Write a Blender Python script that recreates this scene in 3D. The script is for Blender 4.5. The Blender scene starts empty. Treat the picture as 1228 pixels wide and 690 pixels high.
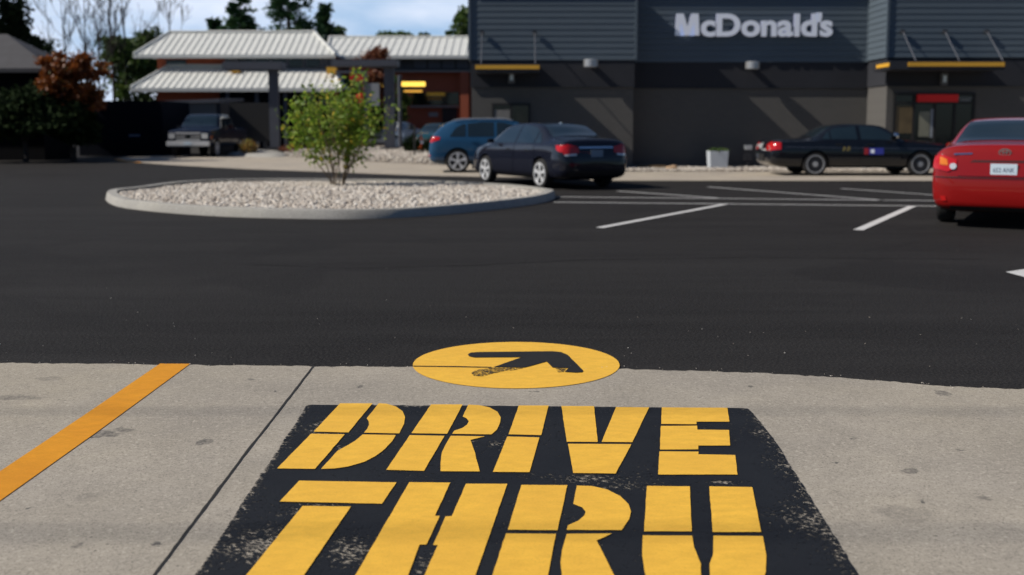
import bpy, bmesh, math, random
import numpy as np
from mathutils import Vector, Matrix
from mathutils.bvhtree import BVHTree
R_ = math.radians
random.seed(7); np.random.seed(7)
scene = bpy.context.scene
COL = scene.collection

# ------------------------------------------------------------------ camera
F, CX, CY, PITCH, H = 1194.0, 614.0, 270.0, math.atan(118/1194.0), 1.37
cam = bpy.data.cameras.new('camera'); camo = bpy.data.objects.new('camera', cam); COL.objects.link(camo)
cam.sensor_width = 36; cam.lens = 36*F/1228.0
cam.shift_y = -(345-CY)/1228.0
cam.clip_start = 0.05; cam.clip_end = 3000
camo.location = (0, 0, H); camo.rotation_euler = (math.pi/2-PITCH, 0, 0)
cam.dof.use_dof = True; cam.dof.focus_distance = 4.7; cam.dof.aperture_fstop = 1.9
scene.camera = camo

# ------------------------------------------------------------------ sky, sun, exposure
SUN = Vector((-1.0, -0.18, 0.90)).normalized()        # towards the sun
elev = math.asin(SUN.z); azim = math.atan2(SUN.x, SUN.y)
world = bpy.data.worlds.new('World'); scene.world = world; world.use_nodes = True
nt = world.node_tree; nt.nodes.clear()
def N(nt, t, **kw):
    n = nt.nodes.new(t)
    for k, v in kw.items():
        if k.startswith('i_'):
            key = k[2:]; key = int(key) if key.isdigit() else key.replace('_', ' ')
            n.inputs[key].default_value = v
        else: setattr(n, k, v)
    return n
sky = N(nt, 'ShaderNodeTexSky', sky_type='NISHITA'); sky.sun_disc = False
sky.sun_elevation = elev; sky.sun_rotation = azim; sky.air_density = 1.0; sky.dust_density = 0.4; sky.ozone_density = 2.0
bg = N(nt, 'ShaderNodeBackground'); bg.inputs[1].default_value = 0.05
wo = N(nt, 'ShaderNodeOutputWorld')
tc = N(nt, 'ShaderNodeTexCoord')
mp = N(nt, 'ShaderNodeMapping'); mp.inputs['Scale'].default_value = (1, 1, 3.2); mp.inputs['Location'].default_value = (0.35, 0.2, 0.1)
n1 = N(nt, 'ShaderNodeTexNoise'); n1.inputs['Scale'].default_value = 4.2; n1.inputs['Detail'].default_value = 8; n1.inputs['Roughness'].default_value = 0.55
cr = N(nt, 'ShaderNodeValToRGB'); cr.color_ramp.elements[0].position = 0.36; cr.color_ramp.elements[1].position = 0.68
mx = N(nt, 'ShaderNodeMixRGB'); mx.inputs[2].default_value = (19.0, 20.3, 23.5, 1)
tint = N(nt, 'ShaderNodeMixRGB', blend_type='MULTIPLY'); tint.inputs[0].default_value = 1; tint.inputs[2].default_value = (0.62, 0.78, 1.0, 1)
L = nt.links.new
L(tc.outputs['Generated'], mp.inputs[0]); L(mp.outputs[0], n1.inputs['Vector']); L(n1.outputs[0], cr.inputs[0])
sepz = N(nt, 'ShaderNodeSeparateXYZ'); L(tc.outputs['Generated'], sepz.inputs[0])
lowr = N(nt, 'ShaderNodeMapRange'); lowr.inputs[1].default_value = 0.16; lowr.inputs[2].default_value = 0.34; lowr.inputs[3].default_value = 1; lowr.inputs[4].default_value = 0.08; L(sepz.outputs[2], lowr.inputs[0])
cmul = N(nt, 'ShaderNodeMath', operation='MULTIPLY'); L(cr.outputs[0], cmul.inputs[0]); L(lowr.outputs[0], cmul.inputs[1])
north = N(nt, 'ShaderNodeMapRange'); north.inputs[1].default_value = -0.1; north.inputs[2].default_value = 0.5; L(sepz.outputs[1], north.inputs[0])
cm2 = N(nt, 'ShaderNodeMath', operation='MULTIPLY'); L(cmul.outputs[0], cm2.inputs[0]); L(north.outputs[0], cm2.inputs[1]); L(cm2.outputs[0], mx.inputs[0]); L(sky.outputs[0], tint.inputs[1]); hz = N(nt, 'ShaderNodeMixRGB'); hz.inputs[2].default_value = (8.5, 13.0, 19.0, 1)
hf = N(nt, 'ShaderNodeMath', operation='MULTIPLY'); L(lowr.outputs[0], hf.inputs[0]); L(north.outputs[0], hf.inputs[1])
hf2 = N(nt, 'ShaderNodeMath', operation='MULTIPLY'); hf2.inputs[1].default_value = 0.85; L(hf.outputs[0], hf2.inputs[0]); L(hf2.outputs[0], hz.inputs[0])
L(tint.outputs[0], hz.inputs[1]); L(hz.outputs[0], mx.inputs[1]); L(mx.outputs[0], bg.inputs[0]); L(bg.outputs[0], wo.inputs[0])
sun = bpy.data.lights.new('sun', 'SUN'); suno = bpy.data.objects.new('sun', sun); COL.objects.link(suno)
sun.energy = 5.0; sun.angle = R_(0.5); sun.color = (1.0, 0.93, 0.83)
suno.rotation_euler = SUN.to_track_quat('Z', 'Y').to_euler()
scene.view_settings.view_transform = 'Standard'; scene.view_settings.look = 'None'
scene.view_settings.exposure = -0.1; scene.view_settings.gamma = 1; scene.view_settings.use_curve_mapping = False

# ------------------------------------------------------------------ placing helpers (pixel of the survey photo -> metres)
cp, sp_ = math.cos(PITCH), math.sin(PITCH)
def ray(px, py):
    a, b = (px-CX)/F, (CY-py)/F
    return Vector((a, cp+b*sp_, -sp_+b*cp))
def G(px, py, z=0.0):
    d = ray(px, py); t = (z-H)/d.z
    return Vector((d.x*t, d.y*t, z))
def at(px, py, Y):
    d = ray(px, py); t = Y/d.y
    return Vector((d.x*t, Y, H+d.z*t))
def X(px, Y, py=110): return at(px, py, Y).x
def Z(py, Y, px=614): return at(px, py, Y).z

# ------------------------------------------------------------------ materials
MATS = {}
def newmat(name):
    m = bpy.data.materials.new(name); m.use_nodes = True
    nt = m.node_tree; b = nt.nodes['Principled BSDF']; MATS[name] = m
    return m, nt, b
def mat(name, col, rough=0.6, metal=0.0, amt=0.12, scale=3.0, bump=0.0, bscale=60.0, coat=0.0, spec=0.5, emit=None):
    m, nt, b = newmat(name); L = nt.links.new
    tc = N(nt, 'ShaderNodeTexCoord'); nz = N(nt, 'ShaderNodeTexNoise')
    nz.inputs['Scale'].default_value = scale; nz.inputs['Detail'].default_value = 5
    L(tc.outputs['Object'], nz.inputs['Vector'])
    mxx = N(nt, 'ShaderNodeMixRGB'); c = list(col[:3])
    mxx.inputs[1].default_value = [x*(1-amt) for x in c]+[1]; mxx.inputs[2].default_value = [min(1, x*(1+amt)) for x in c]+[1]
    L(nz.outputs[0], mxx.inputs[0]); L(mxx.outputs[0], b.inputs['Base Color'])
    b.inputs['Roughness'].default_value = rough; b.inputs['Metallic'].default_value = metal
    b.inputs['Coat Weight'].default_value = coat; b.inputs['Coat Roughness'].default_value = 0.04
    b.inputs['Specular IOR Level'].default_value = spec
    if bump:
        n2 = N(nt, 'ShaderNodeTexNoise'); n2.inputs['Scale'].default_value = bscale; n2.inputs['Detail'].default_value = 4
        L(tc.outputs['Object'], n2.inputs['Vector'])
        bp = N(nt, 'ShaderNodeBump'); bp.inputs['Strength'].default_value = bump; bp.inputs['Distance'].default_value = 0.02
        L(n2.outputs[0], bp.inputs['Height']); L(bp.outputs[0], b.inputs['Normal'])
    if emit:
        b.inputs['Emission Color'].default_value = list(emit[:3])+[1]; b.inputs['Emission Strength'].default_value = emit[3]
    return m
def noise(nt, vec, scale, detail=4, rough=0.55, dist=0.0):
    n = N(nt, 'ShaderNodeTexNoise'); n.inputs['Scale'].default_value = scale; n.inputs['Detail'].default_value = detail
    n.inputs['Roughness'].default_value = rough; n.inputs['Distortion'].default_value = dist
    nt.links.new(vec, n.inputs['Vector']); return n.outputs[0]
def ramp(nt, fac, p0, p1, c0=(0, 0, 0, 1), c1=(1, 1, 1, 1)):
    r = N(nt, 'ShaderNodeValToRGB'); e = r.color_ramp.elements
    e[0].position = p0; e[1].position = p1; e[0].color = c0; e[1].color = c1
    nt.links.new(fac, r.inputs[0]); return r.outputs[0]
def mix(nt, fac, a, b, mode='MIX'):
    m = N(nt, 'ShaderNodeMixRGB', blend_type=mode)
    for i, v in ((0, fac), (1, a), (2, b)):
        if hasattr(v, 'is_linked') or hasattr(v, 'links'): nt.links.new(v, m.inputs[i])
        else: m.inputs[i].default_value = v if i == 0 else (list(v)+[1])[:4]
    return m.outputs[0]
def mth(nt, op, a, b=0.0):
    m = N(nt, 'ShaderNodeMath', operation=op)
    for i, v in ((0, a), (1, b)):
        if hasattr(v, 'links'): nt.links.new(v, m.inputs[i])
        else: m.inputs[i].default_value = v
    return m.outputs[0]
def bumpn(nt, h, strength, dist=0.01):
    b = N(nt, 'ShaderNodeBump'); b.inputs['Strength'].default_value = strength; b.inputs['Distance'].default_value = dist
    nt.links.new(h, b.inputs['Height']); return b.outputs[0]

def m_asphalt():
    m, nt, b = newmat('asphalt'); L = nt.links.new
    v = N(nt, 'ShaderNodeTexCoord').outputs['Object']
    fine = noise(nt, v, 60, 6, 0.85); mid = noise(nt, v, 9, 5, 0.6)
    mp = N(nt, 'ShaderNodeMapping'); mp.inputs['Scale'].default_value = (0.12, 0.75, 1); L(v, mp.inputs[0])
    big = noise(nt, mp.outputs[0], 1.1, 6, 0.55, 0.6)
    base = mix(nt, ramp(nt, big, 0.3, 0.72), (0.0065, 0.006, 0.0062), (0.0195, 0.0185, 0.0185))
    mq = N(nt, 'ShaderNodeMapping'); mq.inputs['Scale'].default_value = (0.25, 2.2, 1); mq.inputs['Rotation'].default_value = (0, 0, 0.12); L(v, mq.inputs[0])
    base = mix(nt, mth(nt, 'MULTIPLY', ramp(nt, noise(nt, mq.outputs[0], 1.6, 5, 0.6, 0.8), 0.45, 0.66), 0.55), base, (0.024, 0.023, 0.0228))
    base = mix(nt, mth(nt, 'MULTIPLY', ramp(nt, noise(nt, v, 0.35, 5, 0.6, 1.0), 0.56, 0.62), 0.6), base, (0.006, 0.0055, 0.006))
    base = mix(nt, mth(nt, 'MULTIPLY', mid, 0.4), base, (0.009, 0.0085, 0.0086))
    base = mix(nt, ramp(nt, fine, 0.46, 0.68), base, (0.062, 0.058, 0.056))
    vo = N(nt, 'ShaderNodeTexVoronoi'); vo.inputs['Scale'].default_value = 55; L(v, vo.inputs['Vector'])
    speck = mth(nt, 'MULTIPLY', ramp(nt, vo.outputs['Distance'], 0.06, 0.13, (1, 1, 1, 1), (0, 0, 0, 1)), ramp(nt, noise(nt, v, 22, 2), 0.52, 0.62))
    base = mix(nt, speck, base, (0.10, 0.095, 0.09))
    L(base, b.inputs['Base Color'])
    b.inputs['Roughness'].default_value = 0.85; b.inputs['Specular IOR Level'].default_value = 0.12
    L(bumpn(nt, mth(nt, 'ADD', fine, mth(nt, 'MULTIPLY', vo.outputs['Distance'], 0.8)), 0.55, 0.008), b.inputs['Normal'])
    return m
STAINS = [(125, 521, .085, .055, .9), (150, 516, .05, .03, .8), (245, 531, .035, .055, .85), (188, 655, .028, .022, 1.3), (103, 598, .05, .05, .35), (60, 455, .10, .06, .4), (1090, 566, .035, .03, .8), (1130, 472, .03, .06, .8),
          (15, 478, .2, .06, .55), (1085, 617, .12, .09, .35), (430, 465, .02, .03, 1.0), (1003, 557, .012, .014, 1.3), (1022, 527, .012, .016, 1.3), (900, 464, .02, .03, .9), (1105, 603, .014, .014, 1.2), (640, 470, .02, .02, .9), (300, 455, .03, .03, .7), (95, 655, .02, .03, .7), (60, 540, .02, .02, .9), (1180, 600, .03, .03, .6), (1150, 540, .02, .02, .8), (330, 470, .012, .02, 1.0), (40, 610, .016, .016, .9)]
def m_concrete(name='concrete', base=(0.375, 0.34, 0.29), stain=True, far=False):
    m, nt, b = newmat(name); L = nt.links.new
    v = N(nt, 'ShaderNodeTexCoord').outputs['Object']
    big = noise(nt, v, 0.9, 6, 0.6, 0.4); mid = noise(nt, v, 7, 7, 0.65); fine = noise(nt, v, 110, 5, 0.85); fin2 = noise(nt, v, 45, 5, 0.8)
    d = tuple(x*0.78 for x in base); l = tuple(min(1, x*1.13) for x in base)
    c = mix(nt, ramp(nt, big, 0.3, 0.7), d, l)
    c = mix(nt, mth(nt, 'MULTIPLY', ramp(nt, noise(nt, v, 0.45, 4, 0.6), 0.42, 0.62), 0.35), c, (base[0]*1.22, base[1]*1.18, base[2]*1.0))
    c = mix(nt, mth(nt, 'MULTIPLY', ramp(nt, mid, 0.35, 0.7), 0.45), c, tuple(x*0.72 for x in base))
    c = mix(nt, ramp(nt, fine, 0.5, 0.64), c, tuple(x*0.42 for x in base))
    c = mix(nt, ramp(nt, fin2, 0.53, 0.7), c, tuple(min(1, x*1.35) for x in base))
    # pits and dark specks
    vo = N(nt, 'ShaderNodeTexVoronoi'); vo.inputs['Scale'].default_value = 16; L(v, vo.inputs['Vector'])
    pit = mth(nt, 'MULTIPLY', ramp(nt, vo.outputs['Distance'], 0.05, 0.11, (1, 1, 1, 1), (0, 0, 0, 1)), ramp(nt, noise(nt, v, 2.3, 3), 0.5, 0.58))
    c = mix(nt, mth(nt, 'MULTIPLY', pit, 0.75), c, tuple(x*0.28 for x in base))
    sc = ramp(nt, noise(nt, v, 38, 6, 0.75, 1.5), 0.64, 0.70)
    sc = mth(nt, 'MULTIPLY', sc, ramp(nt, noise(nt, v, 1.4, 3), 0.47, 0.62))
    c = mix(nt, mth(nt, 'MULTIPLY', sc, 0.7), c, tuple(x*0.38 for x in base))
    if stain:
        wn = N(nt, 'ShaderNodeTexNoise'); wn.inputs['Scale'].default_value = 9; wn.inputs['Detail'].default_value = 6; wn.inputs['Roughness'].default_value = 0.7; L(v, wn.inputs['Vector'])
        w1 = N(nt, 'ShaderNodeVectorMath', operation='MULTIPLY_ADD'); L(wn.outputs['Color'], w1.inputs[0]); w1.inputs[1].default_value = (0.16, 0.16, 0); L(v, w1.inputs[2])
        mott = ramp(nt, noise(nt, v, 30, 6, 0.75), 0.3, 0.6)
        for px_, py_, rx, ry, st_ in STAINS:
            g = G(px_, py_)
            q = N(nt, 'ShaderNodeVectorMath', operation='SUBTRACT'); L(w1.outputs[0], q.inputs[0]); q.inputs[1].default_value = (g.x+0.08, g.y+0.08, 0)
            q2 = N(nt, 'ShaderNodeVectorMath', operation='MULTIPLY'); L(q.outputs[0], q2.inputs[0]); q2.inputs[1].default_value = (1/rx, 1/ry, 0)
            q3 = N(nt, 'ShaderNodeVectorMath', operation='LENGTH'); L(q2.outputs[0], q3.inputs[0])
            fc = mth(nt, 'MULTIPLY', ramp(nt, q3.outputs['Value'], 0.65, 1.15, (1, 1, 1, 1), (0, 0, 0, 1)), mth(nt, 'MULTIPLY', mott, st_))
            c = mix(nt, fc, c, (0.075, 0.072, 0.07))
    L(c, b.inputs['Base Color']); b.inputs['Roughness'].default_value = 0.85; b.inputs['Specular IOR Level'].default_value = 0.25
    L(bumpn(nt, mth(nt, 'ADD', fine, mth(nt, 'MULTIPLY', mid, 0.7)), 0.35, 0.004), b.inputs['Normal'])
    return m
def m_paint(name, col, wearcol, wear_lo=0.66, wear_hi=0.72, streak=True, grain=0.15):
    """road paint on rough ground; worn spots are transparent and show the ground under it"""
    m, nt, b = newmat(name); L = nt.links.new
    v = N(nt, 'ShaderNodeTexCoord').outputs['Object']
    mp = N(nt, 'ShaderNodeMapping'); mp.inputs['Scale'].default_value = (1.3, 2.6, 1) if streak else (1, 1, 1)
    mp.inputs['Rotation'].default_value = (0, 0, 0.5); L(v, mp.inputs[0])
    br = noise(nt, mp.outputs[0], 9, 5, 0.6); big = noise(nt, v, 2.2, 4); fine = noise(nt, v, 100, 5, 0.8)
    c = mix(nt, ramp(nt, br, 0.3, 0.75), tuple(x*0.86 for x in col), tuple(min(1, x*1.07) for x in col))
    c = mix(nt, mth(nt, 'MULTIPLY', ramp(nt, big, 0.35, 0.7), 0.5), c, wearcol)
    c = mix(nt, mth(nt, 'MULTIPLY', ramp(nt, fine, 0.5, 0.72), grain*2.0), c, tuple(x*0.35 for x in col))
    sc1 = mth(nt, 'MULTIPLY', ramp(nt, noise(nt, v, 26, 6, 0.8, 2.0), 0.60, 0.70), ramp(nt, noise(nt, v, 2.6, 3), 0.45, 0.65))
    c = mix(nt, mth(nt, 'MULTIPLY', sc1, 0.45), c, tuple(x*0.3 for x in col))
    L(c, b.inputs['Base Color']); b.inputs['Roughness'].default_value = 0.75; b.inputs['Specular IOR Level'].default_value = 0.15
    L(bumpn(nt, fine, 0.3, 0.004), b.inputs['Normal'])
    a = N(nt, 'ShaderNodeAttribute', attribute_name='wear')
    mw = N(nt, 'ShaderNodeMapping'); mw.inputs['Scale'].default_value = (0.9, 1.5, 1); L(v, mw.inputs[0])
    w = mth(nt, 'ADD', noise(nt, mw.outputs[0], 80, 5, 0.66, 0.15), mth(nt, 'MULTIPLY', a.outputs['Fac'], 0.34))
    worn = ramp(nt, w, wear_lo, wear_hi)
    tr = N(nt, 'ShaderNodeBsdfTransparent'); ms = N(nt, 'ShaderNodeMixShader')
    L(worn, ms.inputs[0]); L(b.outputs[0], ms.inputs[1]); L(tr.outputs[0], ms.inputs[2])
    L(ms.outputs[0], nt.nodes['Material Output'].inputs[0])
    return m
def m_brick(name, c1, c2, mortar, sx=4.2, offset=0.5, rough=0.85):
    m, nt, b = newmat(name); L = nt.links.new
    v = N(nt, 'ShaderNodeTexCoord').outputs['Object']
    mp = N(nt, 'ShaderNodeMapping'); mp.inputs['Rotation'].default_value = (R_(90), 0, 0); L(v, mp.inputs[0])
    bt = N(nt, 'ShaderNodeTexBrick'); bt.offset = offset
    bt.inputs['Color1'].default_value = list(c1)+[1]; bt.inputs['Color2'].default_value = list(c2)+[1]; bt.inputs['Mortar'].default_value = list(mortar)+[1]
    bt.inputs['Scale'].default_value = sx; bt.inputs['Mortar Size'].default_value = 0.012
    L(mp.outputs[0], bt.inputs['Vector'])
    c = mix(nt, mth(nt, 'MULTIPLY', noise(nt, v, 1.3, 5), 0.5), bt.outputs[0], tuple(x*0.7 for x in c1))
    c = mix(nt, mth(nt, 'MULTIPLY', noise(nt, v, 60, 4, 0.7), 0.35), c, tuple(x*0.6 for x in c1))
    L(c, b.inputs['Base Color']); b.inputs['Roughness'].default_value = rough
    return m
def m_leaf(name, cols, trans=0.35):
    m, nt, b = newmat(name); L = nt.links.new
    a = N(nt, 'ShaderNodeAttribute', attribute_name='leafvar')
    r = N(nt, 'ShaderNodeValToRGB'); el = r.color_ramp.elements
    while len(el) < len(cols): el.new(0.5)
    for i, (p, c) in enumerate(cols): el[i].position = p; el[i].color = list(c)+[1]
    L(a.outputs['Fac'], r.inputs[0]); L(r.outputs[0], b.inputs['Base Color']); b.inputs['Roughness'].default_value = 0.5 if trans > .2 else 0.95
    b.inputs['Specular IOR Level'].default_value = 0.4 if trans > .2 else 0.08
    t = N(nt, 'ShaderNodeBsdfTranslucent'); L(r.outputs[0], t.inputs[0])
    ms = N(nt, 'ShaderNodeMixShader'); ms.inputs[0].default_value = trans
    L(b.outputs[0], ms.inputs[1]); L(t.outputs[0], ms.inputs[2]); L(ms.outputs[0], nt.nodes['Material Output'].inputs[0])
    return m
def m_glass(name='car_glass', col=(0.012, 0.018, 0.022), rough=0.03, spec=0.9):
    return mat(name, col, rough, 0, 0.2, 1.5, spec=spec, coat=0.6)

asphalt = m_asphalt()
concrete = m_concrete()
conc_far = m_concrete('concrete_drive', (0.44, 0.39, 0.33), stain=False)
kerbm = m_concrete('kerb_concrete', (0.40, 0.39, 0.37), stain=False)
yellow = m_paint('yellow_road_paint', (0.86, 0.50, 0.065), (0.74, 0.41, 0.06), 0.72, 0.76)
yellow_line = m_paint('orange_road_paint', (0.72, 0.31, 0.022), (0.55, 0.21, 0.018), 0.78, 0.86)
black_p = m_paint('black_road_paint', (0.0125, 0.0145, 0.0195), (0.021, 0.0235, 0.028), 0.685, 0.71, grain=0.1)
arrow_p = m_paint('black_arrow_paint', (0.02, 0.02, 0.022), (0.03, 0.028, 0.026), 0.80, 0.84)
smudge_p = m_paint('worn_black_paint', (0.05, 0.045, 0.035), (0.08, 0.06, 0.04), 0.45, 0.55)
white_p = m_paint('white_road_paint', (0.62, 0.62, 0.62), (0.5, 0.5, 0.5), 0.70, 0.80)
white_old = m_paint('faded_white_road_paint', (0.5, 0.5, 0.5), (0.38, 0.38, 0.38), 0.64, 0.76)
stone = m_leaf('gravel_stone', [(0, (0.24, 0.20, 0.17)), (0.3, (0.42, 0.37, 0.32)), (0.7, (0.58, 0.53, 0.47)), (1, (0.74, 0.71, 0.66))], 0)
gravel_base = m_concrete('gravel_bed', (0.26, 0.23, 0.20), stain=False)
siding_m = mat('blue_grey_siding', (0.10, 0.13, 0.16), 0.5, 0.1, 0.06, 0.8)
siding_side = siding_m
band_m = mat('charcoal_band', (0.036, 0.038, 0.046), 0.7, 0, 0.15, 1.2, 0.2, spec=.2)
block_m = m_brick('grey_block', (0.125, 0.12, 0.114), (0.112, 0.108, 0.103), (0.085, 0.082, 0.078), 2.5)
redbrick = m_brick('red_brick', (0.52, 0.12, 0.055), (0.44, 0.10, 0.045), (0.26, 0.14, 0.09), 4)
dark_metal = mat('dark_grey_metal', (0.035, 0.037, 0.045), 0.5, 0.2, 0.15, 2)
canopy_metal = mat('slate_grey_metal', (0.075, 0.082, 0.105), 0.55, 0.1, 0.12, 2)
gold = mat('gold_trim', (0.78, 0.42, 0.045), 0.45, 0, 0.05, 2)
white_letter = mat('white_sign_letter', (0.86, 0.88, 0.95), 0.45, 0, 0.03, 2, emit=(.62, .74, 1.0, .11))  # faint bluish glow added only to brighten the letter faces
letter_side = mat('letter_return', (0.30, 0.33, 0.5), 0.5, 0, 0.05, 2)
black_m = mat('black_plastic', (0.012, 0.012, 0.013), 0.6, 0, 0.2, 3)
glass_d = m_glass('dark_window_glass', (0.01, 0.011, 0.012), 0.08, 0.5)
car_glass = m_glass('car_glass', (0.012, 0.022, 0.03), 0.04, 0.7)
pale_box = mat('pale_painted_box', (0.55, 0.6, 0.66), 0.5, 0, 0.06, 4)
light_metal = mat('light_grey_metal', (0.5, 0.51, 0.53), 0.35, 0.6, 0.06, 3)
chrome = mat('chrome', (0.8, 0.82, 0.85), 0.12, 1.0, 0.03, 5)
alloy = mat('alloy_rim', (0.75, 0.76, 0.78), 0.35, 0.35, 0.06, 6)
rubber = mat('tyre_rubber', (0.016, 0.016, 0.017), 0.8, 0, 0.2, 12, 0.2)
red_glass = mat('red_lamp_glass', (0.5, 0.01, 0.01), 0.12, 0, 0.15, 9, coat=0.8)
clear_lamp = mat('clear_lamp_glass', (0.75, 0.76, 0.78), 0.12, 0.3, 0.08, 12, coat=0.8)
amber_glass = mat('amber_lamp_glass', (0.75, 0.2, 0.02), 0.15, 0, 0.1, 9, coat=0.6)
red_m = mat('red_enamel', (0.55, 0.015, 0.015), 0.4, 0, 0.08, 3)
orange_m = mat('orange_plastic', (0.75, 0.13, 0.03), 0.5, 0, 0.08, 3)
beige_m = mat('beige_door_paint', (0.16, 0.155, 0.145), 0.6, 0, 0.08, 2)
navy_fence = mat('dark_navy_board', (0.006, 0.008, 0.014), 0.9, 0, 0.25, 1.2, spec=.1)
bark = mat('bark', (0.03, 0.025, 0.022), 0.9, 0, 0.3, 9, 0.5, 40)
bark_l = mat('pale_stem_bark', (0.20, 0.15, 0.10), 0.9, 0, 0.3, 9, 0.4, 40)
leaf_shrub = m_leaf('shrub_leaf', [(0, (0.07, 0.15, 0.02)), (0.45, (0.19, 0.31, 0.035)), (0.85, (0.36, 0.44, 0.06)), (1, (0.60, 0.42, 0.05))], 0.5)
leaf_green = m_leaf('tree_leaf', [(0, (0.035, 0.075, 0.02)), (0.6, (0.085, 0.15, 0.035)), (1, (0.17, 0.22, 0.05))])
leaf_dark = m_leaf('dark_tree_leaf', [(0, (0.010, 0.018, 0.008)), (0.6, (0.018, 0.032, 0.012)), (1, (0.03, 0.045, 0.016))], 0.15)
leaf_pine = m_leaf('pine_needles', [(0, (0.02, 0.055, 0.026)), (0.6, (0.045, 0.10, 0.045)), (1, (0.09, 0.16, 0.06))], 0.15)
leaf_orange = m_leaf('autumn_leaf', [(0, (0.08, 0.025, 0.008)), (0.5, (0.22, 0.06, 0.012)), (0.85, (0.30, 0.11, 0.02)), (1, (0.08, 0.08, 0.02))])
leaf_rust = m_leaf('rust_leaf', [(0, (0.10, 0.03, 0.02)), (0.6, (0.22, 0.07, 0.035)), (1, (0.30, 0.13, 0.05))])
grass_m = m_leaf('grass_blade', [(0, (0.20, 0.13, 0.04)), (0.6, (0.32, 0.18, 0.05)), (1, (0.22, 0.26, 0.06))])
roof_m = mat('white_metal_roof', (0.70, 0.71, 0.68), 0.4, 0.0, 0.08, 1.0)
soffit_m = mat('grey_soffit', (0.18, 0.19, 0.20), 0.6, 0, 0.08, 2)

# ------------------------------------------------------------------ mesh builder
class MB:
    def __init__(s): s.v = []; s.f = []; s.mi = []; s.m = 0
    def add(s, vs, fs):
        o = len(s.v); s.v += [tuple(p) for p in vs]; s.f += [tuple(i+o for i in f) for f in fs]; s.mi += [s.m]*len(fs); return s
    def box(s, x0, x1, y0, y1, z0, z1):
        vs = [(x, y, z) for z in (z0, z1) for y in (y0, y1) for x in (x0, x1)]
        return s.add(vs, [(0, 2, 3, 1), (4, 5, 7, 6), (0, 1, 5, 4), (2, 6, 7, 3), (0, 4, 6, 2), (1, 3, 7, 5)])
    def prism(s, poly, axis, a, b):
        """extrude a 2D polygon (list of pairs) along axis 'x','y' or 'z' from a to b"""
        n = len(poly)
        def P(p, t):
            return {'x': (t, p[0], p[1]), 'y': (p[0], t, p[1]), 'z': (p[0], p[1], t)}[axis]
        vs = [P(p, a) for p in poly]+[P(p, b) for p in poly]
        fs = [tuple(range(n))[::-1], tuple(range(n, 2*n))]+[(i, (i+1) % n, n+(i+1) % n, n+i) for i in range(n)]
        return s.add(vs, fs)
    def tube(s, pts, rad, n=8, cap=True):
        pts = [Vector(p) for p in pts]; rr = rad if hasattr(rad, '__len__') else [rad]*len(pts)
        vs = []; fs = []; up = Vector((0.13, 0.31, 0.94))
        for i, p in enumerate(pts):
            t = (pts[min(i+1, len(pts)-1)]-pts[max(i-1, 0)])
            t = t.normalized() if t.length > 1e-9 else Vector((0, 0, 1))
            a = t.cross(up); a = a.normalized() if a.length > 1e-3 else t.cross(Vector((1, 0, 0))).normalized()
            b = t.cross(a)
            for k in range(n):
                th = 2*math.pi*k/n; vs.append(p+(a*math.cos(th)+b*math.sin(th))*rr[i])
        for i in range(len(pts)-1):
            for k in range(n):
                fs.append((i*n+k, i*n+(k+1) % n, (i+1)*n+(k+1) % n, (i+1)*n+k))
        if cap: fs += [tuple(range(n))[::-1], tuple(range((len(pts)-1)*n, len(pts)*n))]
        return s.add(vs, fs)
    def lathe(s, prof, c, axis='z', n=20, cap=True):
        vs = []; fs = []
        for r, h in prof:
            for k in range(n):
                th = 2*math.pi*k/n; a, b = r*math.cos(th), r*math.sin(th)
                vs.append({'z': (c[0]+a, c[1]+b, c[2]+h), 'y': (c[0]+a, c[1]+h, c[2]+b), 'x': (c[0]+h, c[1]+a, c[2]+b)}[axis])
        for i in range(len(prof)-1):
            for k in range(n): fs.append((i*n+k, i*n+(k+1) % n, (i+1)*n+(k+1) % n, (i+1)*n+k))
        if cap: fs += [tuple(range(n))[::-1], tuple(range((len(prof)-1)*n, len(prof)*n))]
        return s.add(vs, fs)
    def build(s, name, mats, parent=None, smooth=0, bevel=0, loc=None):
        me = bpy.data.meshes.new(name); me.from_pydata(s.v, [], s.f)
        mats = mats if isinstance(mats, (list, tuple)) else [mats]
        for m in mats: me.materials.append(m)
        if len(mats) > 1: me.polygons.foreach_set('material_index', s.mi)
        bm = bmesh.new(); bm.from_mesh(me)
        bmesh.ops.recalc_face_normals(bm, faces=bm.faces)
        if bevel: bmesh.ops.bevel(bm, geom=[e for e in bm.edges if len(e.link_faces) == 2 and e.calc_face_angle(0) > 0.5], offset=bevel, segments=2, affect='EDGES', clamp_overlap=True)
        if smooth:
            for f in bm.faces: f.smooth = True
            for e in bm.edges:
                if len(e.link_faces) == 2 and e.calc_face_angle(0) > R_(smooth): e.smooth = False
        bm.to_mesh(me); bm.free()
        o = bpy.data.objects.new(name, me); COL.objects.link(o)
        if parent: o.parent = parent
        if loc is not None: o.location = loc
        return o
def tag(o, label=None, cat=None, group=None, kind=None):
    if label: o['label'] = label
    if cat: o['category'] = cat
    if group: o['group'] = group
    if kind: o['kind'] = kind
    return o
def thing(name, label, cat, loc=(0, 0, 0), rz=0, group=None):
    o = bpy.data.objects.new(name, None); COL.objects.link(o); o.location = loc; o.rotation_euler = (0, 0, rz)
    o.empty_display_size = 0.2
    return tag(o, label, cat, group)
def copy_tree(o, parent=None):
    c = o.copy(); COL.objects.link(c); c.parent = parent
    for ch in o.children: copy_tree(ch, c)
    return c
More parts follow.
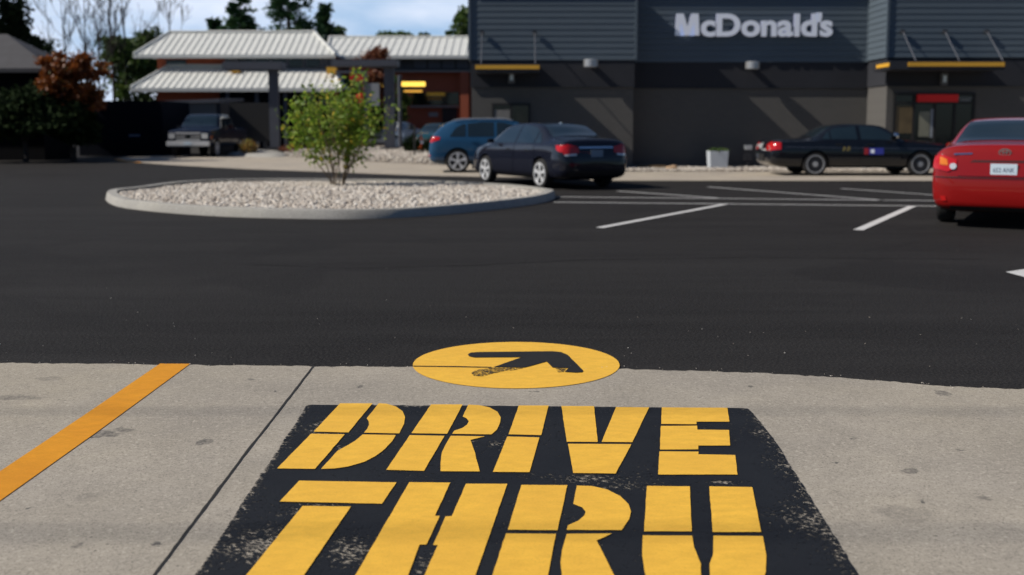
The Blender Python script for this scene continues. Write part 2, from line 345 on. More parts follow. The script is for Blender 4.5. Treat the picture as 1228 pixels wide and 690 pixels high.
def sheet(name, pts, z, m, parent=None, loc=(0, 0, 0), grid=0, attr=None):
    """flat filled outline in world xy; optional fine grid with a python-computed point attribute"""
    bm = bmesh.new(); vs = [bm.verts.new((p[0]-loc[0], p[1]-loc[1], z-loc[2])) for p in pts]; bm.faces.new(vs)
    if grid:
        xs = [v.co.x for v in bm.verts]; ys = [v.co.y for v in bm.verts]
        for ax, lo, hi in ((0, min(xs), max(xs)), (1, min(ys), max(ys))):
            k = lo+grid
            while k < hi:
                no = (1, 0, 0) if ax == 0 else (0, 1, 0); co = (k, 0, 0) if ax == 0 else (0, k, 0)
                bmesh.ops.bisect_plane(bm, geom=bm.verts[:]+bm.edges[:]+bm.faces[:], plane_co=co, plane_no=no); k += grid
    else: bmesh.ops.triangulate(bm, faces=bm.faces)
    for f in bm.faces:
        f.normal_update()
    bmesh.ops.recalc_face_normals(bm, faces=bm.faces)
    if bm.faces[:] and sum(f.normal.z for f in bm.faces) < 0: bmesh.ops.reverse_faces(bm, faces=bm.faces)
    me = bpy.data.meshes.new(name); bm.to_mesh(me); bm.free(); me.materials.append(m)
    if attr:
        nm, fn = attr; a = me.attributes.new(nm, 'FLOAT', 'POINT')
        a.data.foreach_set('value', [float(fn(v.co.x+loc[0], v.co.y+loc[1])) for v in me.vertices])
    o = bpy.data.objects.new(name, me); COL.objects.link(o)
    if parent: o.parent = parent
    elif loc != (0, 0, 0): o.location = loc
    return o
def line_quad(p, q, w):
    d = (q-p); d.z = 0; d.normalize(); n = Vector((-d.y, d.x, 0))*w/2
    return [p+n, p-n, q-n, q+n]

# ------------------------------------------------------------------ ground
s = MB(); s.add([(-600, -60, 0), (600, -60, 0), (600, 1500, 0), (-600, 1500, 0)], [(0, 1, 2, 3)])
tag(s.build('asphalt_lot', asphalt), 'dark new asphalt of the car park', kind='structure')

edge_px = [(-260, 435), (0, 436), (120, 437), (200, 438), (376, 440), (500, 441), (614, 442.5), (745, 443), (800, 445), (870, 446.5), (950, 450), (1010, 454), (1060, 458), (1120, 463), (1180, 466), (1228, 467.5), (1500, 474)]
edge = []
for i in range(len(edge_px)-1):
    a, b = edge_px[i], edge_px[i+1]; n = max(2, int((b[0]-a[0])/7))
    for k in range(n):
        t = k/n; p = G(a[0]+(b[0]-a[0])*t, a[1]+(b[1]-a[1])*t)
        edge.append((p.x, p.y+random.gauss(0, 0.006)+(0.004*math.sin(p.x*19))))
near = [(edge[-1][0], -6), (edge[0][0], -6)]
tag(sheet('concrete_pavement', edge+near, 0.003, concrete), 'pale worn concrete pavement in the foreground', kind='structure')

# faint paving seams in the asphalt
sm = mat('asphalt_seam', (.0105, .0100, .0102), .9, spec=.05)
for pp in ([(300, 318), (420, 322), (560, 319), (700, 312), (900, 309), (1240, 312)],):
    q = []
    for i in range(len(pp)-1):
        for k in range(14): q.append(G(pp[i][0]+(pp[i+1][0]-pp[i][0])*k/14, pp[i][1]+(pp[i+1][1]-pp[i][1])*k/14))
    ww = [random.uniform(.003, .009) for _ in q]; oo = [random.uniform(-.01, .01) for _ in q]
    tag(sheet('asphalt_seam', [(p.x, p.y+w+o) for p, w, o in zip(q, ww, oo)]+[(p.x, p.y-w+o) for p, w, o in reversed(list(zip(q, ww, oo)))], 0.003, sm), kind='structure')
# expansion joint
jp = [G(376, 440), G(336, 492), G(290, 551), G(240, 618), G(186, 690), G(130, 764)]
pts = []
for i in range(len(jp)-1):
    for k in range(12): pts.append(jp[i].lerp(jp[i+1], k/12))
wj = [0.005+random.uniform(-.0012, .0012) for _ in pts]; off = [random.uniform(-.0012, .0012) for _ in pts]
joint_m = mat('joint_filler', (0.018, 0.016, 0.015), 0.9)
outl = [(p.x-w+o, p.y) for p, w, o in zip(pts, wj, off)]+[(p.x+w+o, p.y) for p, w, o in reversed(list(zip(pts, wj, off)))]
tag(sheet('pavement_joint', outl, 0.006, joint_m), kind='structure')

# ------------------------------------------------------------------ painted lettering
def zp(ox, oy, sc, pts): return [G(ox+a/sc, oy+b/sc) for a, b in pts]
def wear0(x, y): return 0.0
def paint_part(name, polys, z, m, parent, attr=('wear', wear0)):
    """several filled outlines = ONE mesh (the stencil gaps stay open)"""
    vs = []; fs = []; 
    bm = bmesh.new()
    for P in polys:
        Q = []
        for i in range(len(P)):
            a, b = P[i], P[(i+1) % len(P)]; n = max(1, int((b-a).length/0.035))
            for k in range(n):
                p = a.lerp(b, k/n); j = .0005 if k else .0002
                Q.append(p+Vector((random.gauss(0, j), random.gauss(0, j), 0)))
        f = bm.faces.new([bm.verts.new((p.x, p.y, z)) for p in Q])
    bmesh.ops.triangulate(bm, faces=bm.faces)
    bmesh.ops.recalc_face_normals(bm, faces=bm.faces)
    for f in bm.faces:
        f.normal_update()
        if f.normal.z < 0: f.normal_flip()
    me = bpy.data.meshes.new(name); bm.to_mesh(me); bm.free(); me.materials.append(m)
    a = me.attributes.new('wear', 'FLOAT', 'POINT')
    o = bpy.data.objects.new(name, me); COL.objects.link(o); o.parent = parent
    return o
lt = thing('pavement_lettering', 'big yellow stencilled words DRIVE THRU on a worn black painted rectangle', 'painted sign')
pl = [(368, 487), (500, 487.5), (640, 488.5), (770, 490), (897, 491), (903, 497), (915, 512), (926, 527), (938, 543), (945, 556), (965, 587), (985, 620), (1005, 652), (1028, 690), (1060, 745)]
pr = [(200, 745), (235, 690), (262, 650), (286, 612), (310, 575), (326, 552), (340, 530), (355, 508)]
outl = []
PP = pl+pr
for i in range(len(PP)):
    a, b = PP[i], PP[(i+1) % len(PP)]; n = max(2, int(math.hypot(b[0]-a[0], b[1]-a[1])/5))
    for k in range(n):
        t = k/n; j = 0.6 if i not in (0, 1, 2, 3) else 0.4
        outl.append(G(a[0]+(b[0]-a[0])*t+random.gauss(0, j*.9), a[1]+(b[1]-a[1])*t+random.gauss(0, j*0.3)))
le = [G(368, 487), G(200, 745)]; re_ = [G(900, 491), G(1060, 745)]
def seg_d(x, y, a, b):
    vx, vy = b.x-a.x, b.y-a.y; t = ((x-a.x)*vx+(y-a.y)*vy)/(vx*vx+vy*vy); t = max(0, min(1, t))
    return math.hypot(x-a.x-vx*t, y-a.y-vy*t)
wearpts = [(G(330, 660), .22, .16, .62), (G(420, 660), .10, .13, .55), (G(520, 680), .07, .1, .5), (G(700, 576), .16, .06, .62), (G(640, 572), .12, .05, .45), (G(745, 585), .12, .04, .5), (G(950, 560), .12, .2, .55), (G(975, 625), .1, .15, .45),
           (G(385, 515), .10, .18, .42), (G(560, 530), .05, .08, .5), (G(597, 535), .06, .05, .55), (G(500, 610), .06, .1, .35), (G(410, 540), .04, .08, .55), (G(870, 580), .07, .02, .9), (G(910, 520), .05, .04, .55), (G(500, 487), .12, .03, .6), (G(1010, 670), .1, .1, .4), (G(380, 610), .12, .1, .4), (G(660, 490), .1, .02, .4), (G(560, 640), .05, .06, .4)]
def wear_f(x, y):
    v = 0.0
    d = seg_d(x, y, *le); v = max(v, 0.55*math.exp(-d/0.03))
    d = seg_d(x, y, *re_); v = max(v, 0.45*math.exp(-d/0.05))
    for c, rx, ry, a in wearpts:
        q = ((x-c.x)/rx)**2+((y-c.y)/ry)**2
        if q < 8: v = max(v, a*math.exp(-q))
    return 0.17+0.12*math.sin(x*7.3+1)*math.sin(y*6.1)+v*0.75
sheet('backing_panel', outl, 0.006, black_p, parent=lt, grid=0.025, attr=('wear', wear_f))
S1, S2 = 6.14, 5.582
def letter(polys): paint_part('letter', polys, 0.009, yellow, lt)
A = (320, 475, S1); B = (460, 475, S1); C_ = (580, 475, S1); D_ = (740, 475, S1)
letter([zp(*A, [(540, 67), (778, 67), (600, 283), (345, 277)]), zp(*A, [(325, 293), (575, 296), (355, 553), (75, 550)]),
        zp(*A, [(825, 67), (880, 70), (950, 90), (1000, 125), (1018, 170), (1010, 220), (975, 290), (715, 285), (740, 255), (752, 225), (750, 200), (735, 178)]),
        zp(*A, [(705, 298), (950, 302), (925, 345), (870, 405), (800, 458), (720, 500), (600, 535), (500, 550), (400, 553), (520, 420), (600, 375), (650, 345)])])
letter([zp(*B, [(350, 75), (582, 75), (468, 293), (205, 288)]), zp(*B, [(193, 303), (448, 308), (378, 430), (320, 530), (298, 568), (20, 560)]),
        zp(*B, [(625, 77), (700, 80), (780, 97), (840, 130), (862, 170), (858, 210), (835, 260), (795, 297), (505, 293), (520, 270), (580, 250), (615, 225), (628, 200), (610, 178), (582, 165)]),
        zp(*B, [(495, 308), (745, 312), (640, 338), (665, 410), (708, 572), (420, 570), (420, 500), (430, 430), (455, 375)])])
letter([zp(*B, [(995, 83), (1215, 83), (1160, 303), (920, 297)]), zp(*B, [(910, 313), (1147, 320), (1075, 577), (805, 575)])])
letter([zp(*C_, [(572, 87), (812, 88), (840, 353), (612, 352)]), zp(*C_, [(975, 95), (1218, 97), (1095, 355), (868, 353)]), zp(*C_, [(620, 367), (1088, 370), (972, 587), (660, 583)])])
letter([zp(*D_, [(330, 97), (812, 100), (828, 203), (585, 203), (585, 222), (325, 220)]), zp(*D_, [(322, 235), (590, 233), (592, 262), (825, 265), (832, 380), (598, 380), (597, 408), (316, 410)]),
        zp(*D_, [(312, 423), (600, 425), (598, 445), (870, 450), (887, 595), (302, 595)])])
T5 = (270, 570, S2); T6 = (420, 570, S2); T7 = (570, 570, S2); T8 = (740, 570, S2)
letter([zp(*T5, [(495, 52), (1147, 63), (1050, 207), (365, 192)]), zp(*T5, [(518, 222), (842, 225), (540, 670), (351, 949), (-71, 949), (155, 670)])])
letter([zp(*T6, [(395, 62), (670, 65), (567, 288), (600, 290), (510, 482), (465, 482), (395, 670), (291, 949), (-116, 949), (45, 670)]),
        zp(*T6, [(775, 72), (1052, 73), (845, 670), (748, 949), (381, 949), (505, 670), (587, 485), (555, 485), (638, 293), (680, 290)])])
letter([zp(*T7, [(308, 80), (617, 82), (550, 385), (217, 382)]), zp(*T7, [(205, 407), (540, 410), (490, 670), (436, 949), (30, 949), (120, 670)]),
        zp(*T7, [(680, 85), (780, 88), (880, 110), (970, 155), (1025, 210), (1042, 260), (1030, 310), (980, 385), (612, 383), (620, 352), (690, 320), (730, 285), (738, 262), (715, 232), (655, 208)]),
        zp(*T7, [(612, 410), (915, 407), (812, 455), (920, 670), (1060, 949), (600, 949), (578, 670), (570, 600), (580, 520), (600, 450)])])
letter([zp(*T8, [(200, 87), (487, 90), (500, 393), (180, 393)]), zp(*T8, [(617, 90), (905, 95), (965, 397), (640, 398)]),
        zp(*T8, [(172, 420), (502, 422), (515, 500), (560, 610), (560, 949), (400, 930), (230, 800), (185, 670), (168, 560)]),
        zp(*T8, [(645, 422), (975, 425), (998, 550), (995, 670), (940, 800), (800, 920), (620, 949), (620, 610), (642, 550)])])

# round arrow marking
am = thing('arrow_marking', 'yellow painted disc with a black arrow across the asphalt and concrete edge', 'painted sign')
circ = [G(619+124*math.cos(t), 439.3+28*math.sin(t)) for t in [2*math.pi*k/72 for k in range(72)]]
paint_part('disc', [circ], 0.006, yellow, am)
Z5 = (480, 400, 4.386)
arrow = [(355, 118), (370, 108), (420, 105), (800, 101), (845, 105), (880, 120), (962, 203), (958, 212), (925, 214), (865, 210), (885, 190), (800, 187), (770, 155), (655, 187), (490, 185), (640, 132), (390, 134), (362, 128)]
paint_part('arrow', [zp(*Z5, arrow)], 0.009, arrow_p, am)
paint_part('worn_patch', [zp(*Z5, [(372, 214), (400, 200), (480, 187), (650, 189), (600, 200), (540, 206), (480, 220), (430, 234), (385, 230)])], 0.0085, smudge_p, am)
paint_part('worn_patch', [zp(*Z5, [(815, 189), (875, 192), (858, 210), (830, 212)])], 0.0085, smudge_p, am)
paint_part('seam_line', [zp(*Z5, [(68, 178), (300, 180), (480, 184), (480, 187), (300, 184), (68, 181)])], 0.009, arrow_p, am)

# yellow line, white bay lines
def marking(name, label, polys, m, cat='painted line', group=None):
    c = sum((p for P in polys for p in P), Vector())/sum(len(P) for P in polys)
    e = None
    bm = bmesh.new()
    for P in polys: bm.faces.new([bm.verts.new((p.x-c.x, p.y-c.y, 0)) for p in P])
    bmesh.ops.triangulate(bm, faces=bm.faces)
    for f in bm.faces:
        f.normal_update()
        if f.normal.z < 0: f.normal_flip()
    me = bpy.data.meshes.new(name); bm.to_mesh(me); bm.free(); me.materials.append(m); me.attributes.new('wear', 'FLOAT', 'POINT')
    o = bpy.data.objects.new(name, me); COL.objects.link(o); o.location = (c.x, c.y, 0.006)
    return tag(o, label, cat, group)
marking('painted_line', 'wide orange yellow line running across the concrete at the left', [[G(192, 437.4), G(228, 437.6), G(120, 517), G(0, 602.5), G(-160, 716), G(-300, 780), G(-180, 690), G(0, 567), G(100, 500)]], yellow_line)
gl = 'white lines of the parking bays'
marking('parking_line', 'bright white slanted bay line nearest the round gravel island', [line_quad(G(719, 273.7), G(874, 244.5), .13)], white_p, group=gl)
marking('parking_line', 'bright white slanted bay line just left of the red car', [line_quad(G(1029, 276.5), G(1095, 247.3), .13)], white_p, group=gl)
marking('parking_line', 'nearer of the two long parallel white lines across the bay ends', [line_quad(G(664, 243), G(1300, 249.5), .12)], white_old, group=gl)
marking('parking_line', 'farther of the two long parallel white lines across the bay ends', [line_quad(G(664, 236.5), G(1300, 243), .12)], white_old, group=gl)
marking('parking_line', 'longest slanted white line beyond the two parallel lines', [line_quad(G(849, 224.5), G(1064, 241), .12)], white_old, group=gl)
marking('parking_line', 'slanted white line running towards the red car in front of the black patrol car', [line_quad(G(1009, 226.5), G(1180, 238.5), .12)], white_old, group=gl)
marking('parking_line', 'short slanted white line behind the navy sedan', [line_quad(G(740, 229.5), G(860, 238), .12)], white_old, group=gl)
marking('arrow_marking', 'white painted arrow tip on the asphalt at the right edge of the photo', [[G(1206, 327), G(1232, 323), G(1232, 326), G(1330, 326), G(1330, 331), G(1232, 331), G(1232, 334)]], white_p, 'painted arrow')

# concrete drive lane in front of the restaurant, and the one at the left
fy0, fy1 = G(614, 217).y, 30.3
tag(sheet('concrete_lane', [(2.0, fy0), (22, fy0-0.25), (22, fy1), (2.0, fy1)], 0.006, conc_far), kind='structure')
lp = [(137, 191.5), (150, 194), (200, 198), (300, 203.5), (400, 207), (500, 211), (600, 213), (640, 213)]
up = [(640, 200), (520, 196.5), (430, 192), (350, 188), (300, 187), (250, 186.5), (180, 187.5), (150, 189)]
tag(sheet('concrete_drive', [G(*p) for p in lp+up], 0.008, conc_far), kind='structure')
s = sheet('painted_kerb_tip', [G(137, 191.5), G(146, 193.6), G(170, 195.6), G(168, 194.6), G(150, 192.6), G(143, 191)], 0.012, yellow_line)
tag(s, 'yellow painted nose of the concrete drive at the left', 'painted line')

# ------------------------------------------------------------------ stones
def stones(name, pts, size, parent=None, kind='stuff', z=0.0):
    """many irregular pebbles in one mesh; pts Nx3"""
    pts = np.array(pts); n = len(pts)
    t = (1+5**.5)/2
    ic = np.array([(-1, t, 0), (1, t, 0), (-1, -t, 0), (1, -t, 0), (0, -1, t), (0, 1, t), (0, -1, -t), (0, 1, -t), (t, 0, -1), (t, 0, 1), (-t, 0, -1), (-t, 0, 1)])/1.9
    fc = np.array([(0, 11, 5), (0, 5, 1), (0, 1, 7), (0, 7, 10), (0, 10, 11), (1, 5, 9), (5, 11, 4), (11, 10, 2), (10, 7, 6), (7, 1, 8), (3, 9, 4), (3, 4, 2), (3, 2, 6), (3, 6, 8), (3, 8, 9), (4, 9, 5), (2, 4, 11), (6, 2, 10), (8, 6, 7), (9, 8, 1)])
    sz = np.random.uniform(0.6, 1.25, (n, 1, 1))*size*np.random.uniform(0.6, 1.2, (n, 1, 3))*np.array([1, 1, .72])
    jit = 1+np.random.uniform(-.22, .22, (n, 12, 1))
    loc = ic[None]*jit*sz
    a = np.random.uniform(0, 2*np.pi, n); tl = np.random.uniform(-.5, .5, n)
    ca, sa, ct, st = np.cos(a), np.sin(a), np.cos(tl), np.sin(tl)
    x, y, zz = loc[..., 0], loc[..., 1], loc[..., 2]
    y2 = y*ct[:, None]-zz*st[:, None]; z2 = y*st[:, None]+zz*ct[:, None]
    x3 = x*ca[:, None]-y2*sa[:, None]; y3 = x*sa[:, None]+y2*ca[:, None]
    V = np.stack([x3, y3, z2], -1)+pts[:, None, :]
    Fc = (fc[None]+12*np.arange(n)[:, None, None]).reshape(-1, 3)
    me = bpy.data.meshes.new(name); me.vertices.add(n*12); me.vertices.foreach_set('co', V.reshape(-1))
    me.loops.add(len(Fc)*3); me.loops.foreach_set('vertex_index', Fc.reshape(-1).astype(np.int32))
    me.polygons.add(len(Fc)); me.polygons.foreach_set('loop_start', np.arange(0, len(Fc)*3, 3, dtype=np.int32))
    at_ = me.attributes.new('leafvar', 'FLOAT', 'FACE'); at_.data.foreach_set('value', np.repeat(np.random.beta(2, 1.6, n), 20).astype(np.float32))
    me.update(); me.validate(); me.materials.append(stone)
    o = bpy.data.objects.new(name, me); COL.objects.link(o)
    return tag(o, kind=kind)
def smooth_closed(P, n=12):
    out = []; m = len(P)
    for i in range(m):
        p0, p1, p2, p3 = P[(i-1) % m], P[i], P[(i+1) % m], P[(i+2) % m]
        for k in range(n):
            t = k/n
            out.append(0.5*((2*p1)+(p2-p0)*t+(2*p0-5*p1+4*p2-p3)*t*t+(3*p1-p0-3*p2+p3)*t**3))
    return out
def inside(x, y, P):
    r = False; j = len(P)-1
    for i in range(len(P)):
        if (P[i].y > y) != (P[j].y > y) and x < (P[j].x-P[i].x)*(y-P[i].y)/(P[j].y-P[i].y)+P[i].x: r = not r
        j = i
    return r
def offset_in(P, d):
    m = len(P); out = []
    area = sum(P[i].x*P[(i+1) % m].y-P[(i+1) % m].x*P[i].y for i in range(m)); sg = 1 if area > 0 else -1
    for i in range(m):
        t = P[(i+1) % m]-P[(i-1) % m]; t.normalize(); out.append(P[i]+Vector((-t.y, t.x, 0))*d*sg)
    return out
def kerb_ring(name, outer, w, h, label=None, m=None):
    o1 = outer; i1 = offset_in(outer, w); ot = offset_in(outer, 0.025); ot2 = offset_in(outer, 0.045); n = len(outer)
    rings = [[(p.x, p.y, 0) for p in o1], [(p.x, p.y, h-.025) for p in ot], [(p.x, p.y, h) for p in ot2], [(p.x, p.y, h) for p in i1], [(p.x, p.y, 0.0) for p in i1]]
    s = MB(); s.add([v for r in rings for v in r], [(a*n+i, a*n+(i+1) % n, (a+1)*n+(i+1) % n, (a+1)*n+i) for a in range(4) for i in range(n)])
    o = s.build(name, m or kerbm, smooth=50)
    return o, i1
base = [(128, 237), (138, 247), (180, 253.5), (250, 259), (330, 262), (430, 263), (520, 259), (600, 251), (645, 244.5), (664, 239)]
topz = 0.14
tp = [(661, 226.5), (620, 221.6), (560, 218), (480, 215.2), (400, 214.2), (300, 214.2), (220, 217), (160, 224)]
isl = smooth_closed([G(*p) for p in base]+[G(p[0], p[1], topz) for p in tp])
for p in isl: p.z = 0
ko, inner = kerb_ring('kerb', isl, 0.2, topz)
tag(ko, 'pale concrete kerb ring round the gravel island with the green shrub', 'kerb')
jm = mat('kerb_joint_shadow_gap', (.06, .055, .05), .9)
s = MB()
acc = 0
for i in range(1, len(isl)):
    acc += (isl[i]-isl[i-1]).length
    if acc > 2.6:
        acc = 0; a, b = isl[i], inner[i]; d = (b-a).normalized(); n_ = Vector((-d.y, d.x, 0))*.004
        j = MB(); p0 = a-d*.004; p1 = b+d*.002
        j.add([tuple(p0-n_), tuple(p0+n_), tuple(p1+n_), tuple(p1-n_)]+[(q.x, q.y, topz+.003) for q in (p0+d*.05-n_, p0+d*.05+n_, p1+n_, p1-n_)], [(3, 2, 1, 0), (4, 5, 6, 7), (0, 1, 5, 4), (1, 2, 6, 5), (2, 3, 7, 6), (3, 0, 4, 7)])
        j.build('kerb_joint', jm, ko)
soil = sheet('gravel_ground', inner, 0.03, gravel_base); tag(soil, kind='structure')
P = []
xs = [p.x for p in inner]; ys = [p.y for p in inner]
inn2 = offset_in(inner, 0.04); icx, icy = sum(xs)/len(xs), sum(ys)/len(ys)
while len(P) < 24000:
    x, y = random.uniform(min(xs), max(xs)), random.uniform(min(ys), max(ys))
    if inside(x, y, inn2):
        r = math.hypot((x-icx)/4.6, (y-icy)/4.6); P.append((x, y, 0.035+0.09*max(0, 1-r)**.8+random.uniform(0, .035)))
stones('gravel', P, 0.043)

# loose grit on the asphalt and along the edge of the concrete
P = []
for _ in range(60):
    g = G(random.uniform(-40, 1270), random.choice((random.uniform(300, 436), random.uniform(380, 440))))
    P.append((g.x, g.y, .003))
for _ in range(90):
    e_ = random.choice(edge); P.append((e_[0]+random.gauss(0, .03), e_[1]+random.gauss(.02, .03), .006))
stones('loose_grit', P, .0035)
# ------------------------------------------------------------------ foliage helpers
def leaves(name, pts, size, m, parent=None, loc=(0, 0, 0), aspect=0.5, var=None, flat=0.0, dirs=None):
    pts = np.array(pts, dtype=np.float64); n = len(pts)
    d = np.random.normal(size=(n, 3)) if dirs is None else np.array(dirs)+np.random.normal(size=(n, 3))*0.35
    d /= np.linalg.norm(d, axis=1)[:, None]
    r = np.random.normal(size=(n, 3)); s_ = np.cross(d, r); s_ /= np.linalg.norm(s_, axis=1)[:, None]
    nn = np.cross(d, s_)
    L_ = (np.random.uniform(.6, 1.3, n)*size)[:, None]
    a = pts; b = pts+d*L_*.5+s_*L_*aspect*.5+nn*L_*.08; c = pts+d*L_; e = pts+d*L_*.5-s_*L_*aspect*.5+nn*L_*.08
    V = np.stack([a, b, c, e], 1).reshape(-1, 3)
    Fc = (np.array([0, 1, 2, 3])[None]+4*np.arange(n)[:, None]).astype(np.int32)
    me = bpy.data.meshes.new(name); me.vertices.add(n*4); me.vertices.foreach_set('co', V.reshape(-1))
    me.loops.add(n*4); me.loops.foreach_set('vertex_index', Fc.reshape(-1))
    me.polygons.add(n); me.polygons.foreach_set('loop_start', np.arange(0, n*4, 4, dtype=np.int32))
    at_ = me.attributes.new('leafvar', 'FLOAT', 'FACE')
    at_.data.foreach_set('value', (np.random.rand(n) if var is None else np.clip(np.array(var), 0, 1)).astype(np.float32))
    me.update(); me.validate(); me.materials.append(m)
    o = bpy.data.objects.new(name, me); COL.objects.link(o)
    if parent: o.parent = parent
    o.location = loc
    return o
def branch(s, p, d, ln, r, depth, tips, spread=0.6, seg=4, up=0.15, nb=(2, 4), rng=random, taper=0.55, minr=0.004):
    pts = [p.copy()]; rr = [r]; q = p.copy(); dd = d.normalized()
    for i in range(seg):
        dd = (dd+Vector((rng.gauss(0, .13), rng.gauss(0, .13), rng.gauss(0, .08)+up*.25))).normalized()
        q = q+dd*ln/seg; pts.append(q.copy()); rr.append(max(minr, r*(1-(1-taper)*(i+1)/seg)))
    s.tube(pts, rr, 6 if r > .03 else 4, cap=False)
    if depth == 0:
        tips.append((q, dd)); tips.append((pts[len(pts)//2], dd)); return
    for k in range(rng.randint(*nb)):
        i = rng.randint(max(1, seg//2-1), seg); a = rng.uniform(0, 2*math.pi)
        side = dd.cross(Vector((math.cos(a), math.sin(a), .3))).normalized()
        nd = (dd+side*rng.uniform(spread*.6, spread*1.4)+Vector((0, 0, up))).normalized()
        branch(s, pts[i], nd, ln*rng.uniform(.5, .8), rr[i]*rng.uniform(.5, .72), depth-1, tips, spread, max(2, seg-1), up, nb, rng, taper, minr)
    branch(s, q, dd, ln*.7, rr[-1], depth-1, tips, spread, max(2, seg-1), up, nb, rng, taper, minr)

# the shrub in the island
sb = G(405, 222, .12)
sh = thing('shrub', 'leafy bright green shrub growing from the round gravel island', 'shrub', (sb.x, sb.y, .10))
s = MB(); tips = []
rg = random.Random(5)
for k in range(11):
    a = rg.uniform(0, 2*math.pi); lean = rg.uniform(.03, .36)
    branch(s, Vector((math.cos(a)*.1, math.sin(a)*.08, -.03)), Vector((math.cos(a)*lean, math.sin(a)*lean, 1)), rg.uniform(.75, 1.15), .016, 2, tips, .55, 4, .22, (2, 3), rg, .6, .003)
s.build('stem', bark_l, sh)
pts = []; var = []
for q, dd in tips:
    if q.z < .38: continue
    for k in range(11):
        o = Vector((rg.gauss(0, .09), rg.gauss(0, .09), rg.gauss(0, .1)))
        pts.append(q+o); var.append(rg.betavariate(2, 1.9)+(.35 if rg.random() < .06 else 0))
pts = [p for p in pts if p.z < 2.5]
leaves('foliage', pts, .115, leaf_shrub, sh, aspect=.5, var=var[:len(pts)])

# ------------------------------------------------------------------ restaurant
YC, YL, YR = 33.4, 32.45, 31.7
zb0 = 0.0
z_sid, z_joint, z_top = Z(75, YC), Z(105, YC), 5.72
xl0, xl1 = X(565.5, YL), X(759.5, YL); xr0 = X(1040.5, YC); xr1 = 24.0
def siding(s, x0, x1, y, z0, z1, pitch=0.193, d=0.022, cap0=True):
    """lap boards facing -y"""
    z = z0; prof = [(y+.12, z0)]
    while z < z1-1e-6:
        zt = min(z+pitch, z1)
        prof += [(y-d, z), (y-d, z+.012), (y-.004, zt-.018), (y+.006, zt-.016), (y+.006, zt)]; z = zt
    prof += [(y+.12, z1)]
    s.prism(prof, 'x', x0, x1)
def siding_x(s, x, y0, y1, z0, z1, pitch=0.193, d=0.022, sgn=-1):
    z = z0; prof = [(x-.12*sgn, z0)]
    while z < z1-1e-6:
        zt = min(z+pitch, z1)
        prof += [(x+sgn*d, z), (x+sgn*d, z+.012), (x+sgn*.004, zt-.018), (x-sgn*.006, zt-.016), (x-sgn*.006, zt)]; z = zt
    prof += [(x-.12*sgn, z1)]
    s.prism(prof, 'y', y0, y1)
rest = thing('restaurant', 'low blue grey restaurant building with horizontal siding above grey block walls', 'building', (xl0, YL, 0))
def rb(s, name, m, **k):
    s.v = [(a-xl0, b-YL, c) for a, b, c in s.v]; return s.build(name, m, rest, **k)
YB = 50
s = MB()  # block wall, three blocks
s.box(xl0, xl1, YL, YB, 0, z_joint-.03); s.box(xl1, xr0, YC, YB, 0, z_joint-.03); s.box(xr0, xr1, YR, YB, 0, z_joint-.03)
rb(s, 'block_wall', block_m)
s = MB()
s.box(xl0-.03, xl1+.03, YL-.04, YB, z_joint, z_sid); s.box(xl1+.031, xr0-.031, YC-.03, YB, z_joint, z_sid); s.box(xr0-.03, xr1, YR-.04, YB, z_joint, z_sid)
rb(s, 'charcoal_band', band_m)
s = MB(); s.m = 0
siding(s, xl0-.06, xl1+.06, YL-.05, z_sid+.01, z_top, d=.014); siding(s, xl1+.06, xr0-.06, YC-.04, z_sid+.005, z_top, d=.014); siding(s, xr0-.06, xr1, YR-.05, z_sid+.04, z_top, d=.014)
rb(s, 'siding', siding_m)
s = MB(); siding_x(s, xr0-.062, YR-.05, YC-.05, z_sid+.04, z_top); rb(s, 'side_siding', siding_m)
s = MB(); siding_x(s, xl0-.062, YL-.05, YB, z_sid+.01, z_top); rb(s, 'side_siding', siding_m)
s = MB(); s.box(xl0+.0, xl1, YL+.05, YB, z_sid+.02, z_top-.02); s.box(xl1, xr0, YC+.05, YB, z_sid+.02, z_top-.02); s.box(xr0, xr1, YR+.05, YB, z_sid+.05, z_top-.02)
rb(s, 'upper_core', dark_metal)
s = MB()
s.box(xl0-.1, xl1+.1, YL-.14, YB, z_top, z_top+.07); s.box(xl1+.101, xr0-.101, YC-.14, YB, z_top, z_top+.07); s.box(xr0-.1, xr1, YR-.14, YB, z_top, z_top+.07)
rb(s, 'parapet_cap', dark_metal)
s = MB()   # corner trims + band edge flashing
for x, y in ((xl0-.06, YL-.08), (xl1+.06, YL-.08), (xr0-.065, YR-.08)):
    s = MB(); s.box(x-.04, x+.04, y-.02, y+.06, z_sid+.02, z_top-.002); rb(s, 'corner_trim', siding_m)
s = MB(); s.box(xr0-.10, xr0-.062, YC-.10, YC-.03, z_sid+.0, z_top-.002); rb(s, 'corner_trim', siding_m)
s = MB(); s.box(xl0-.05, xl1+.04, YL-.07, YL-.041, z_joint-.03, z_joint); s.box(xl1+.05, xr0-.05, YC-.06, YC-.031, z_joint-.03, z_joint); s.box(xr0-.05, xr1, YR-.07, YR-.041, z_joint-.03, z_joint)
rb(s, 'joint_flashing', dark_metal)
